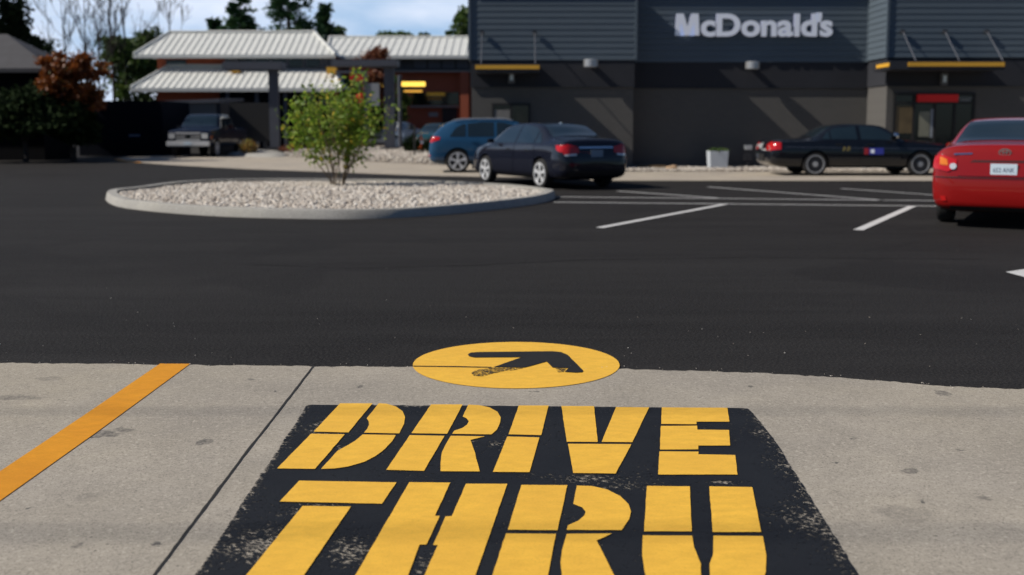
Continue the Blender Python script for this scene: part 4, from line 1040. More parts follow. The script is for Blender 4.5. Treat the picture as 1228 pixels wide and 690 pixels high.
for sy, sd in ((1, 'left'), (-1, 'right')):
    c.decal('tail_light', [(sy*.46, .92), (sy*.83, .90), (sy*.80, 1.06), (sy*.46, 1.05)], 'rear', red_glass, off=.012)
    c.decal('tail_light', [(.06, .91), (.32, .97), (.34, 1.06), (.12, 1.07)], sd, red_glass, off=.012)
    c.decal('reflector', [(sy*.5, .48), (sy*.8, .50), (sy*.8, .54), (sy*.5, .52)], 'rear', red_glass, off=.012)
    for poly in ([(1.20, .38), (1.12, .7), (1.14, 1.03), (1.96, 1.02), (1.98, .36)], [(2.02, .36), (2.0, 1.02), (2.98, 1.0), (2.95, .38)]): c.decal('door', poly, sd, teal, off=.008)
    for hx in (1.28, 2.14):
        s = MB(); s.box(hx, hx+.2, sy*.92-.015, sy*.92+.015, .88, .91); c.part(s, 'door_handle', teal, bevel=.006)
    s = MB(); s.prism([(sy*.90, 1.06), (sy*1.06, 1.03), (sy*1.08, 1.15), (sy*.94, 1.17)], 'x', 2.7, 2.84); c.part(s, 'mirror', teal, bevel=.02)
    s = MB(); s.tube([(.75, sy*.62, 1.555), (1.0, sy*.62, 1.60), (2.2, sy*.62, 1.615), (2.5, sy*.62, 1.56)], .018, 6); c.part(s, 'roof_rail', light_metal)
    c.decal('sill', [(.0, .25), (4.3, .27), (4.3, .36), (.0, .36)], sd, black_m, off=.004)

# --- black patrol car, side view
blackp = paintm('black_car_paint', (.0035, .005, .009), .25, .2)
st = [(0, .42, .60, .68, .70, .58), (.04, .36, .72, .84, .84, .74), (.12, .30, .86, .99, .91, .80), (.22, .26, .92, 1.03, .95, .80), (.9, .22, .95, 1.05, .98, .78), (1.15, .22, .96, 1.08, .985, .74), (1.85, .22, .95, 1.41, .985, .62),
      (2.3, .22, .94, 1.455, .985, .61), (2.9, .22, .93, 1.44, .985, .61), (3.15, .22, .93, 1.40, .98, .62), (3.85, .22, .91, 1.02, .98, .78), (4.6, .22, .86, .95, .96, .78), (5.1, .24, .78, .86, .90, .74), (5.3, .30, .66, .74, .82, .66), (5.39, .40, .56, .64, .68, .54)]
gp = G(976, 211.3); hd = R_(0)
c = Car('patrol_car', 'black police style saloon parked side-on in front of the restaurant wall', 'car', st, 5.39, blackp, (1.25, 4.16), .335, place(1.25, -.86, 5.39, gp, hd), hd)
for x, y, sg_ in ((1.25, -.87, -1), (4.16, -.87, -1), (1.25, .87, 1), (4.16, .87, 1)): c.wheel(x, y, sg_, style='steel', rimm=light_metal)
dlo = [(1.45, 1.02), (1.62, 1.22), (1.86, 1.33), (2.4, 1.375), (2.9, 1.365), (3.12, 1.31), (3.62, 1.0)]
for a, b in ((1.4, 1.66), (1.7, 2.42), (2.52, 3.7)): c.sides('side_window', clip(clip(dlo, a, 1), b, -1), car_glass)
c.decal('windscreen', [(3.16, -.56), (3.82, -.70), (3.82, .70), (3.16, .56)], 'top', car_glass)
c.decal('rear_window', [(1.22, -.66), (1.82, -.56), (1.82, .56), (1.22, .66)], 'top', car_glass)
gold_t = mat('dull_gold_mark', (.25, .2, .06), .5)
for sy, sd in ((1, 'left'), (-1, 'right')):
    c.decal('tail_light', [(.03, .72), (.30, .74), (.30, .93), (.09, .94)], sd, red_glass, off=.012)
    c.decal('tail_light', [(sy*.42, .72), (sy*.86, .70), (sy*.84, .92), (sy*.42, .90)], 'rear', red_glass, off=.012)
    c.decal('bumper_cap', [(-.01, .70), (.04, .70), (.06, .92), (.02, .90)], sd, clear_lamp, off=.02)
    for poly in ([(1.68, .34), (1.55, .62), (1.62, .97), (2.44, .96), (2.46, .32)], [(2.5, .32), (2.48, .96), (3.62, .95), (3.58, .34)]): c.decal('door', poly, sd, blackp, off=.008)
    c.decal('side_moulding', [(1.58, .49), (3.6, .49), (3.6, .53), (1.58, .53)], sd, black_m, off=.016)
    c.decal('side_stripe', [(.4, .80), (5.0, .74), (5.0, .755), (.4, .815)], sd, mat('dim_blue_stripe', (.05, .06, .09), .4), off=.011)
    c.decal('door_badge', [(2.72, .60), (3.12, .60), (3.12, .78), (2.72, .78)], sd, mat('blue_badge', (.04, .05, .35), .4), off=.014)
    c.decal('door_badge', [(2.58, .60), (2.72, .60), (2.72, .78), (2.58, .78)], sd, mat('red_badge', (.35, .02, .03), .4), off=.014)
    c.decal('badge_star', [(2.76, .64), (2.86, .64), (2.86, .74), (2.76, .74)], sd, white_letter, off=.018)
    for k in range(2):
        x0 = 1.98+.12*k
        c.decal('gold_numeral', [(x0, .72), (x0+.03, .72), (x0+.06, .80), (x0+.09, .72), (x0+.11, .72), (x0+.08, .84), (x0+.03, .84)] if False else [(x0, .70), (x0+.04, .82), (x0+.08, .82), (x0+.09, .70), (x0+.07, .70), (x0+.06, .78), (x0+.03, .70)], sd, gold_t, off=.013)
    for hx in (1.8, 2.66):
        s = MB(); s.box(hx, hx+.2, sy*.985-.012, sy*.985+.012, .86, .89); c.part(s, 'door_handle', black_m, bevel=.005)
    s = MB(); s.prism([(sy*.97, 1.02), (sy*1.12, .99), (sy*1.14, 1.12), (sy*.99, 1.13)], 'x', 3.28, 3.42); c.part(s, 'mirror', blackp, bevel=.02)
    s = MB(); s.lathe([(.07, -.05), (.085, -.03), (.085, .06)], (3.46, sy*.90, 1.12), 'x', 14); c.part(s, 'spotlight', chrome, smooth=40)
    c.decal('sill_trim', [(1.72, .235), (3.65, .235), (3.65, .26), (1.72, .26)], sd, chrome, off=.008)
s = MB(); s.box(.0, .12, -.35, .35, .52, .56); s.prism([(-.28, .40), (.28, .40), (.30, .60), (-.30, .60)], 'x', -.02, .04); c.part(s, 'bumper_guard', black_m)
c.decal('front_grille', [(-.4, .55), (.4, .55), (.4, .72), (-.4, .72)], 'front', chrome, off=.01)

# --- red saloon, rear view at the right
redp = paintm('red_car_paint', (.25, .004, .004), .25, .15)
st = [(0, .34, .58, .70, .62, .54), (.03, .28, .72, .84, .76, .68), (.08, .25, .86, 1.0, .83, .72), (.13, .23, .94, 1.09, .855, .72), (.45, .20, .97, 1.125, .88, .70), (.62, .20, .98, 1.14, .88, .68), (1.35, .20, .96, 1.42, .88, .585),
      (1.85, .20, .95, 1.465, .88, .575), (2.5, .20, .94, 1.455, .88, .57), (2.8, .20, .93, 1.41, .88, .59), (3.5, .20, .91, 1.04, .875, .73), (4.1, .20, .84, .94, .85, .70), (4.38, .24, .70, .80, .78, .62), (4.5, .30, .58, .66, .70, .54), (4.54, .38, .52, .6, .6, .46)]
hd = R_(60)
rc = G(1203, 245) ; rc = Vector((6.52, 13.2, 0))
loc = (rc.x+2.27*math.cos(hd), rc.y+2.27*math.sin(hd), 0)
c = Car('parked_car', 'bright red saloon car seen from straight behind at the right edge', 'car', st, 4.54, redp, (.95, 3.55), .325, loc, hd)
for x, y, sg_ in ((.95, .76, 1), (3.55, .76, 1), (.95, -.76, -1), (3.55, -.76, -1)): c.wheel(x, y, sg_)
dlo = [(.88, 1.0), (1.15, 1.24), (1.45, 1.35), (1.9, 1.395), (2.4, 1.385), (2.7, 1.33), (3.25, .99)]
for a, b in ((.8, 1.2), (1.25, 2.08), (2.14, 3.4)): c.sides('side_window', clip(clip(dlo, a, 1), b, -1), car_glass)
c.decal('windscreen', [(2.78, -.52), (3.46, -.66), (3.46, .66), (2.78, .52)], 'top', car_glass)
c.decal('rear_window', [(.66, -.655), (.9, -.63), (1.33, -.53), (1.33, .53), (.9, .63), (.66, .655)], 'top', car_glass)
for sy, sd in ((1, 'left'), (-1, 'right')):
    c.decal('tail_light', [(sy*.56, .79), (sy*.66, .74), (sy*.84, .78), (sy*.83, .93), (sy*.76, .96), (sy*.56, .90)], 'rear', red_glass, off=.014)
    c.decal('tail_light', [(.0, .80), (.26, .84), (.34, .97), (.12, .95)], sd, red_glass, off=.012)
    c.decal('reversing_light', [(sy*(.60+.042*math.cos(t)), .81+.04*math.sin(t)) for t in [2*math.pi*k/14 for k in range(14)]], 'rear', clear_lamp, off=.02)
    c.decal('amber_light', [(sy*.66, .82), (sy*.76, .83), (sy*.76, .93), (sy*.68, .90)], 'rear', amber_glass, off=.018)
    for poly in ([(1.20, .34), (1.14, .62), (1.24, .96), (2.08, .95), (2.10, .32)], [(2.14, .32), (2.12, .95), (3.2, .93), (3.12, .34)]): c.decal('door', poly, sd, redp, off=.008)
    s = MB(); s.prism([(sy*.87, 1.0), (sy*1.03, .97), (sy*1.05, 1.07), (sy*.91, 1.09)], 'x', 3.02, 3.14); c.part(s, 'mirror', redp, bevel=.02)
    c.decal('reflector', [(sy*.66, .36), (sy*.72, .36), (sy*.74, .42), (sy*.68, .42)], 'rear', red_glass, off=.014)
c.decal('boot_recess', [(-.40, .865), (.40, .865), (.36, .895), (-.36, .895)], 'rear', mat('dark_red_garnish', (.05, .004, .004), .4), off=.012)
c.decal('boot_lid', [(-.545, .69), (.545, .69), (.55, 1.0), (-.55, 1.0)], 'rear', redp, off=.009)
c.decal('bumper_gap', [(-.82, .665), (.82, .665), (.82, .675), (-.82, .675)], 'rear', black_m, off=.012)
c.decal('lower_bumper', [(-.62, .26), (.62, .26), (.62, .30), (-.62, .30)], 'rear', black_m, off=.012)
c.decal('badge_text', [(.38, .965), (.60, .955), (.60, .975), (.38, .985)], 'rear', chrome, off=.016)
# round chrome emblem made of ovals
def ring(cy, cz, ry, rz, x, t=.012):
    s = MB(); n = 22; vs = []
    for k, (a, b) in enumerate(((ry, rz), (ry-t, rz-t))):
        for i in range(n): th = 2*math.pi*i/n; vs += [(x, cy+a*math.cos(th), cz+b*math.sin(th))]
    return vs, [(i, (i+1) % n, n+(i+1) % n, n+i) for i in range(n)]
hit = c.bvh.ray_cast(Vector((-5, 0, 1.0)), Vector((1, 0, 0)))[0]
s = MB()
for (ry, rz, dz_) in ((.075, .05, 0), (.028, .045, 0), (.055, .022, .018)):
    v, f = ring(0, 1.0+dz_, ry, rz, hit.x-.022); s.add(v, f)
s.build('emblem', chrome, c.root)
white_plate = mat('white_blue_plate', (.62, .74, .84), .4, 0, .05)
pl_ = c.plate(0, .775, '652 ANK', m=white_plate, tm=mat('plate_ink', (.02, .04, .12), .5), w=.31, h=.16)
c.root.scale = (1.03, 1.03, 1.03)
c.decal('exhaust_shadow', [(-.75, .24), (.75, .24), (.74, .258), (-.74, .258)], 'rear', black_m, off=.01)

# --- pickup truck far left
bluep = mat('dark_blue_truck_paint', (.003, .007, .022), .5, 0, .04, 1.5, coat=.55, spec=.1)
st = [(0, .62, 1.05, 1.16, .92, .86), (.03, .50, 1.18, 1.28, .97, .90), (.1, .48, 1.22, 1.32, .99, .92), (1.6, .46, 1.22, 1.33, 1.0, .92), (1.72, .46, 1.22, 1.44, 1.0, .80), (1.85, .46, 1.24, 1.88, 1.0, .72), (2.3, .46, 1.25, 1.96, 1.0, .72), (3.3, .46, 1.25, 1.96, 1.0, .72),
      (3.6, .46, 1.24, 1.90, 1.0, .74), (4.2, .46, 1.22, 1.40, 1.0, .86), (4.7, .46, 1.18, 1.34, .99, .88), (5.2, .46, 1.12, 1.27, .98, .88), (5.45, .48, 1.08, 1.24, .97, .88), (5.56, .50, 1.04, 1.19, .95, .87), (5.6, .54, 1.02, 1.15, .93, .86)]
fr = at(214, 186, 45.5)
hd = R_(-92)
c = Car('pickup_truck', 'dark blue pickup truck with bright chrome grille facing the camera at the left', 'pickup truck', st, 5.6, bluep, (1.15, 4.65), .385, place(4.65, -.82, 5.6, fr, hd), hd)
for x, y, sg_ in ((1.15, -.86, -1), (4.65, -.86, -1), (1.15, .86, 1), (4.65, .86, 1)): c.wheel(x, y, sg_, w=.25)
for sy, sd in ((1, 'left'), (-1, 'right')):
    dlo = [(1.98, 1.30), (2.05, 1.80), (3.3, 1.84), (3.55, 1.78), (4.0, 1.30)]
    for a, b in ((1.9, 2.75), (2.85, 3.95)): c.decal('side_window', clip(clip(dlo, a, 1), b, -1), sd, car_glass)
    for poly in ([(1.95, .52), (1.95, 1.19), (2.78, 1.19), (2.78, .5)], [(2.83, .5), (2.83, 1.19), (3.95, 1.18), (3.95, .52)]): c.decal('door', poly, sd, bluep, off=.008)
    s = MB(); s.prism([(sy*1.0, 1.26), (sy*1.2, 1.24), (sy*1.2, 1.42), (sy*1.02, 1.42)], 'x', 3.72, 3.84); c.part(s, 'mirror', black_m, bevel=.02)
    c.decal('headlight', [(sy*.60, .84), (sy*.88, .84), (sy*.88, 1.06), (sy*.60, 1.08)], 'front', clear_lamp, off=.014)
    c.decal('indicator', [(5.33, .84), (5.5, .82), (5.48, .93), (5.33, .98)], sd, amber_glass, off=.014)
    c.decal('fog_light', [(sy*.55, .60), (sy*.72, .60), (sy*.72, .68), (sy*.55, .68)], 'front', clear_lamp, off=.03)
c.decal('windscreen', [(3.62, -.68), (4.16, -.82), (4.16, .82), (3.62, .68)], 'top', car_glass)
c.decal('grille', [(-.54, .76), (.54, .76), (.54, 1.09), (-.54, 1.09)], 'front', black_m, off=.014)
c.decal('grille_bar', [(-.56, 1.04), (.56, 1.04), (.56, 1.11), (-.56, 1.11)], 'front', alloy, off=.026)
c.decal('grille_bar', [(-.54, .76), (.54, .76), (.54, .81), (-.54, .81)], 'front', alloy, off=.026)
c.decal('grille_bar', [(-.54, .90), (.54, .90), (.54, .94), (-.54, .94)], 'front', alloy, off=.026)
c.decal('grille_badge', [(.12*math.cos(t), .92+.06*math.sin(t)) for t in [2*math.pi*k/14 for k in range(14)]], 'front', chrome, off=.03)
s = MB(); s.prism([(5.5, .54), (5.68, .56), (5.68, .70), (5.55, .74), (5.5, .72)], 'y', -.97, .97) if False else s.box(5.56, 5.70, -.97, .97, .50, .72); c.part(s, 'front_bumper', alloy, bevel=.03)
s = MB(); s.box(5.701, 5.71, -.16, .16, .56, .70); c.part(s, 'number_plate', white_plate)

# --- parked vehicles seen beyond the drive lane
def small_car(name, label, px0, px1, Y, z, hd_deg, paint, L_=4.5, top=1.45):
    st = [(0, .36, .6, .70, .66, .56), (.06, .28, .84, .96, .80, .7), (.2, .22, .92, 1.06, .86, .7), (.6, .2, .95, 1.12, .88, .68), (1.3, .2, .95, top-.04, .88, .58), (1.9, .2, .94, top, .88, .57), (2.6, .2, .93, top-.03, .88, .58), (3.4, .2, .9, 1.03, .87, .72), (4.1, .2, .82, .92, .84, .68), (4.38, .26, .66, .78, .74, .6), (L_, .36, .54, .62, .6, .46)]
    p = at((px0+px1)/2, 165, Y)
    c = Car(name, label, 'car', st, L_, paint, (.95, 3.6), .32, (p.x, Y, z), R_(hd_deg), group='cars parked beyond the drive lane')
    for x, y, sg_ in ((.95, .76, 1), (3.6, .76, 1), (.95, -.76, -1), (3.6, -.76, -1)): c.wheel(x, y, sg_)
    dlo = [(.9, 1.0), (1.2, 1.26), (1.5, 1.35), (2.4, 1.37), (2.75, 1.3), (3.2, .99)]
    for a, b in ((.8, 2.05), (2.12, 3.4)): c.sides('side_window', clip(clip(dlo, a, 1), b, -1), car_glass)
    c.decal('windscreen', [(2.72, -.52), (3.36, -.66), (3.36, .66), (2.72, .52)], 'top', car_glass)
    c.decal('rear_window', [(.66, -.64), (1.28, -.53), (1.28, .53), (.66, .64)], 'top', car_glass)
    for sy in (1, -1):
        c.decal('headlight', [(sy*.45, .6), (sy*.72, .62), (sy*.74, .76), (sy*.5, .72)], 'front', clear_lamp, off=.01)
        c.decal('tail_light', [(sy*.5, .74), (sy*.8, .74), (sy*.8, .9), (sy*.5, .9)], 'rear', red_glass, off=.01)
    c.decal('grille', [(-.38, .5), (.38, .5), (.4, .66), (-.4, .66)], 'front', black_m, off=.01)
    return c
small_car('parked_car', 'dark teal car partly hidden behind the rear of the teal SUV', 507, 545, 52, .1, -100, paintm('dark_teal_paint', (.006, .05, .07)))
small_car('parked_car', 'white car seen between the grey canopy posts beyond the shrub', 452, 492, 56, .2, 250, paintm('white_car_paint', (.55, .57, .6), .3, 0))

# ------------------------------------------------------------------ gravel bed with canopy posts beyond the drive lane
def mound(name, pxs, z0, z1, m):
    P_ = smooth_closed([G(*p) for p in pxs], 6); n = len(P_); c = sum(P_, Vector())/n
    rings = []
    for k, f in enumerate((1, .93, .8, .5)):
        z = (0.006, z0, z0+(z1-z0)*.6, z1)[k]
        rings += [(c.x+(p.x-c.x)*f, c.y+(p.y-c.y)*f, z) for p in P_]
    rings.append((c.x, c.y, z1))
    s = MB(); s.add(rings, [(a*n+i, a*n+(i+1) % n, (a+1)*n+(i+1) % n, (a+1)*n+i) for a in range(3) for i in range(n)]+[(3*n+i, 3*n+(i+1) % n, 4*n) for i in range(n)])
    o = s.build(name, m, smooth=60); tag(o, kind='structure'); return P_, c
Pm, cm = mound('gravel_bed_ground', [(345, 187.5), (420, 193), (500, 197), (545, 198), (560, 190), (540, 182), (470, 179), (400, 180), (350, 183)], .1, .22, gravel_base)
P = []
xs = [p.x for p in Pm]; ys = [p.y for p in Pm]
while len(P) < 9000:
    x, y = random.uniform(min(xs), max(xs)), random.uniform(min(ys), max(ys))
    if inside(x, y, Pm):
        f = 1
        for t_ in (.93, .8, .5):
            if inside(cm.x+(x-cm.x)/t_, cm.y+(y-cm.y)/t_, Pm): f = t_
        P.append((x, y, {1: .06, .93: .13, .8: .18, .5: .22}[f]+random.uniform(0, .04)))
stones('gravel_bed', P, .06)
Pn, cn = mound('gravel_nose_ground', [(272, 186.5), (290, 188.2), (330, 189), (345, 187), (330, 183), (300, 182), (280, 183.5)], .1, .18, kerbm)

def tpost(px0, px1, Y, ytop, yb, arm0, arm1, armt, armb, label, thick=1.0):
    x0, x1 = X(px0, Y), X(px1, Y); zb_, zt = max(0, Z(yb, Y)), Z(ytop, Y)
    t = thing('canopy_post', label, 'canopy', ((x0+x1)/2, Y, zb_), group='grey T shaped drive lane canopies')
    w = (x1-x0)/2
    s = MB(); s.box(-w, w, -.14, .14, 0, zt-zb_+.05); s.build('column', canopy_metal, t, bevel=.01)
    a0, a1 = X(arm0, Y)-(x0+x1)/2, X(arm1, Y)-(x0+x1)/2
    s = MB(); s.box(a0, a1, -.5, .5, Z(armb, Y)-zb_, Z(armt, Y)-zb_); s.build('canopy_slab', canopy_metal, t, bevel=.02)
    s = MB(); s.box(-w*1.8, w*1.8, -.3, .3, -.02, .06); s.build('base_plate', dark_metal, t)
    return t
tpost(323, 334, 48, 84, 178, 271, 341, 75, 84.5, 'dark T shaped canopy post left of the shrub')
tpost(461, 473, 47, 80, 178, 400, 478, 72.5, 80.5, 'thick dark T shaped canopy post right of the shrub')
def post(px, Y, yt, yb, r, m, label, name='post', box=None):
    p = at(px, yb, Y); zt = Z(yt, Y)
    t = thing(name, label, name.replace('_', ' '), (p.x, Y, max(0, p.z)))
    s = MB(); s.tube([(0, 0, -.05), (0, 0, zt-max(0, p.z))], r, 10); s.build('pole', m, t)
    if box:
        s = MB(); s.box(*box); s.build('order_screen' if name != 'post' else 'cap', black_m, t)
    else:
        s = MB(); s.lathe([(r*1.15, 0), (r*1.15, .05), (r*.6, .07)], (0, 0, zt-max(0, p.z)), 'z', 10); s.build('cap', m, t)
    return t
post(480, 49, 92, 176, .09, canopy_metal, 'slim grey round post just right of the thick canopy post')
post(497.5, 40.5, 153, 197, .04, black_m, 'thin black bollard post in front of the gravel bed')
# clearance bar with red balls, menu board, cone
cb = at(433, 178, 50); t = thing('clearance_sign', 'red clearance signs on a grey frame behind the shrub top', 'sign', (cb.x, 50, 0))
s = MB(); s.box(.2, .34, -.1, .1, 0, Z(88, 50)); s.box(-1.2, .34, -.08, .08, Z(88, 50), Z(85, 50)); s.build('frame', canopy_metal, t)
s = MB(); s.box(-.5, .15, -.06, .06, Z(97, 50), Z(85, 50)-.16); s.build('red_panel', red_m, t)
s = MB(); s.lathe([(.05, -.1), (.2, -.08), (.24, 0), (.2, .08), (.05, .1)], (-.02, -.05, Z(118, 50)), 'y', 18); s.build('red_disc', mat('bright_red', (.7, .01, .01), .4), t)
s = MB(); s.box(.34, .95, -.06, .06, Z(127, 50), Z(100, 50)); s.build('grey_panel', mat('grey_panel', (.28, .3, .33), .5), t)
s = MB(); s.tube([(-.02, -.02, Z(88, 50)), (-.02, -.02, Z(114, 50))], .02, 6); s.build('hanger', canopy_metal, t)
mp_ = at(320, 120, 51)
mb = thing('menu_board', 'dark menu board structure under the lower white roof behind the post', 'menu board', (X(305, 52), 52, 0))
s = MB(); s.box(-1.3, 1.0, -.1, .1, .6, 2.6); s.build('board', black_m, mb)
s = MB(); s.box(-.9, -.7, -.08, .08, 0, .6); s.build('leg', dark_metal, mb)
s = MB(); s.box(.4, .6, -.08, .08, 0, .6); s.build('leg', dark_metal, mb)
cp_ = at(505, 178, 48); z0c = .2
cn_ = thing('traffic_cone', 'orange cone standing beyond the gravel bed left of the teal SUV', 'traffic cone', (cp_.x, 48, z0c))
s = MB(); s.box(-.18, .18, -.18, .18, 0, .04); s.build('base', orange_m, cn_)
s = MB(); s.lathe([(.14, .04), (.10, .35), (.04, .75), (.03, .78)], (0, 0, 0), 'z', 16); s.build('cone', orange_m, cn_, smooth=40)
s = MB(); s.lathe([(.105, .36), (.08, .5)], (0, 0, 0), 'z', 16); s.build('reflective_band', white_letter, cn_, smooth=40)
def low_plant(px, py, Y, z, h, w, m, label, n=260, name='low_plant', cat='plant'):
    p = at(px, py, Y); t = thing(name, label, cat, (p.x, Y, z))
    pts = []; dirs = []
    for _ in range(n):
        a = random.uniform(0, 2*math.pi); r = random.random()**.6*w
        hh = h*(1-.5*(r/w))*random.random()
        pts.append((r*math.cos(a), r*math.sin(a), hh)); dirs.append((math.cos(a)*.4, math.sin(a)*.4, 1))
    leaves('foliage', pts, h*.38, m, t, aspect=.25, dirs=dirs)
    s = MB(); s.tube([(0, 0, -.05), (0, 0, h*.4)], .02, 5); s.build('stem', bark, t); return t
low_plant(297, 182, 46.3, .12, .62, .36, grass_m, 'tuft of golden ornamental grass on the kerb nose right of the pickup')
low_plant(494, 180, 44.5, .2, .75, .3, leaf_dark, 'small dark shrub beside the thin black bollard post')
low_plant(518, 180, 44.5, .2, .6, .4, leaf_dark, 'small dark green bush left of the teal SUV')
low_plant(347, 178, 47, .16, .35, .5, leaf_rust, 'low reddish ground plant at the foot of the left canopy post')

# ------------------------------------------------------------------ building with white metal roofs
def hip_roof(name, parent, ox, oy, x0, x1, yf, yb, ze, rx0, rx1, yr, zr, pitch=.42):
    s = MB()
    A_, B_, C2, D2 = (x0, yf, ze), (x1, yf, ze), (x1, yb, ze), (x0, yb, ze); E_, F2 = (rx0, yr, zr), (rx1, yr, zr)
    s.add([A_, B_, C2, D2, E_, F2], [(0, 1, 5, 4), (1, 2, 5), (2, 3, 4, 5), (3, 0, 4), (3, 2, 1, 0)])
    s.box(x0-.02, x1+.02, yf-.06, yf-.005, ze-.2, ze+.02)
    # standing seams on the front slope
    n = int((x1-x0)/pitch)
    for i in range(n+1):
        x = x0+(x1-x0)*i/n
        # where the seam meets the hip or the ridge
        if x < rx0: t = (x-x0)/(rx0-x0) if rx0 > x0 else 1
        elif x > rx1: t = (x1-x)/(x1-rx1) if x1 > rx1 else 1
        else: t = 1
        if t < .05: continue
        y1, z1 = yf+(yr-yf)*t, ze+(zr-ze)*t; w = .03; hgt = .055
        s.add([(x-w, yf, ze+.005), (x+w, yf, ze+.005), (x+w, y1, z1+.005), (x-w, y1, z1+.005), (x-w, yf, ze+hgt), (x+w, yf, ze+hgt), (x+w, y1, z1+hgt), (x-w, y1, z1+hgt)], [(0, 1, 5, 4), (4, 5, 6, 7), (1, 2, 6, 5), (3, 0, 4, 7), (2, 3, 7, 6)])
    for a, b in ((A_, E_), (B_, F2), (E_, F2)):
        a, b = Vector(a)+Vector((0, 0, .06)), Vector(b)+Vector((0, 0, .06)); s.tube([a, b], .09, 6)
    s.v = [(a-ox, b-oy, c) for a, b, c in s.v]
    return s.build(name, roof_m, parent)
Yf = 60
b1 = thing('brick_building', 'two tier building with white ribbed metal roofs over red brick', 'building', (X(190, 63), 63, 0)); ox, oy = b1.location.x, b1.location.y
def b1p(s, n, m, par=None): s.v = [(a-ox, b-oy, c) for a, b, c in s.v]; return s.build(n, m, par or b1)
ze1, zr1 = Z(106, Yf), Z(80, 63.2)
hip_roof('lower_roof', b1, ox, oy, X(157, Yf), X(410, Yf), Yf, 70, ze1, X(203, 63.2), X(396, 63.2), 63.2, zr1)
ze2, zr2 = Z(66, 62.2), Z(39.5, 65.2)
hip_roof('upper_roof', b1, ox, oy, X(162, 62.2), X(402.5, 62.2), 62.2, 68.5, ze2, X(206, 65.2), X(378, 65.2), 65.2, zr2)
s = MB(); s.box(X(190, 63.3), X(400, 63.3), 63.3, 68.4, zr1-.6, ze2); b1p(s, 'upper_wall', redbrick)
s = MB(); s.box(X(188, 61.5), X(400, 61.5), 61.5, 69.5, 0, ze1); b1p(s, 'lower_wall', redbrick)
s = MB(); s.box(X(272, 63), X(402, 63), 62.7, 63.28, zr1-.1, ze2-.05); clad = b1p(s, 'window_band', canopy_metal)
for i in range(5):
    xa = X(288+i*20, 62.7); xb = X(304+i*20, 62.7)
    s = MB(); s.box(xa, xb, 62.66, 62.695, Z(80, 62.7), Z(69, 62.7)); b1p(s, 'window', glass_d)
s = MB(); s.box(X(200, 63.2), X(224, 63.2), 63.24, 63.296, Z(80, 63.2), Z(72, 63.2)); b1p(s, 'window', glass_d)
s = MB(); s.box(X(265, 61.3), X(400, 61.3), 61.0, 61.48, 0, ze1-.1); b1p(s, 'dark_front', navy_fence)
for i, px in enumerate((285, 316, 350, 380)):
    s = MB(); s.box(X(px, 60.9), X(px+16, 60.9), 60.9, 60.99, .4, 3.0); b1p(s, 'window', glass_d)
for px in (271, 306, 340, 372):
    s = MB(); s.box(X(px, 60.5), X(px+4, 60.5), 60.4, 60.6, 0, ze1-.1); b1p(s, 'column', canopy_metal)
s = MB(); s.box(X(266, Yf), X(277, Yf), 62.0, 62.3, Z(86, 61.5), Z(83, 61.5)); s.box(X(393, 61.7), X(405, 61.7), 61.4, 61.8, Z(84, 61.7)-.25, Z(81, 61.7)); b1p(s, 'gold_trim', gold)

b2 = thing('brick_building', 'red brick building with long white roof beside the restaurant', 'building', (X(500, 67), 67, 0)); ox2 = b2.location.x
def b2p(s, n, m, par=None): s.v = [(a-ox2, b-67, c) for a, b, c in s.v]; return s.build(n, m, par or b2)
hip_roof('roof', b2, ox2, 67, X(392, 65.5), 6, 65.5, 75, Z(67, 65.5), X(392, 70)+.2, 5.5, 70.5, Z(45.5, 70.5), .5)
zt2 = Z(69, 65.8)
s = MB(); s.box(X(415, 66.2), 6, 66.2, 74, Z(84.5, 66.2), zt2); b2p(s, 'dark_band', dark_metal)
for i in range(4):
    s = MB(); s.box(X(497+i*17, 66.1), X(511+i*17, 66.1), 66.12, 66.195, Z(82, 66.1), Z(71.5, 66.1)); b2p(s, 'window', canopy_metal)
s = MB(); s.box(X(415, 66.3), 6, 66.0, 66.19, Z(86.5, 66), Z(84.6, 66)); b2p(s, 'ledge', mat('pale_ledge', (.3, .28, .25), .6))
s = MB(); s.box(X(415, 66.6), 6, 66.6, 74, 0, Z(84.6, 66.2)); wl = b2p(s, 'wall', redbrick)
s = MB(); s.box(X(552, 66), X(562, 66), 65.9, 66.59, 0, Z(86.6, 66)); b2p(s, 'pilaster', redbrick)
s = MB(); s.box(X(494, 66.5), X(550, 66.5), 66.5, 66.59, Z(126, 66.5), Z(111, 66.5)); w_ = b2p(s, 'window', glass_d)
s = MB(); s.box(X(492, 66.4), X(551, 66.4), 66.3, 66.49, Z(129, 66.4), Z(127, 66.4)); b2p(s, 'window_sill', mat('pale_sill', (.3, .28, .25), .6), w_)
s = MB(); s.box(X(530, 66.4), X(548, 66.4), 66.45, 66.59, 0, Z(130, 66.5)); b2p(s, 'door', black_m)
s = MB(); s.box(X(514, 66.5), X(525, 66.5), 66.5, 66.58, Z(140, 66.5), Z(135, 66.5)); b2p(s, 'wall_plaque', mat('grey_plaque', (.3, .3, .3), .5))
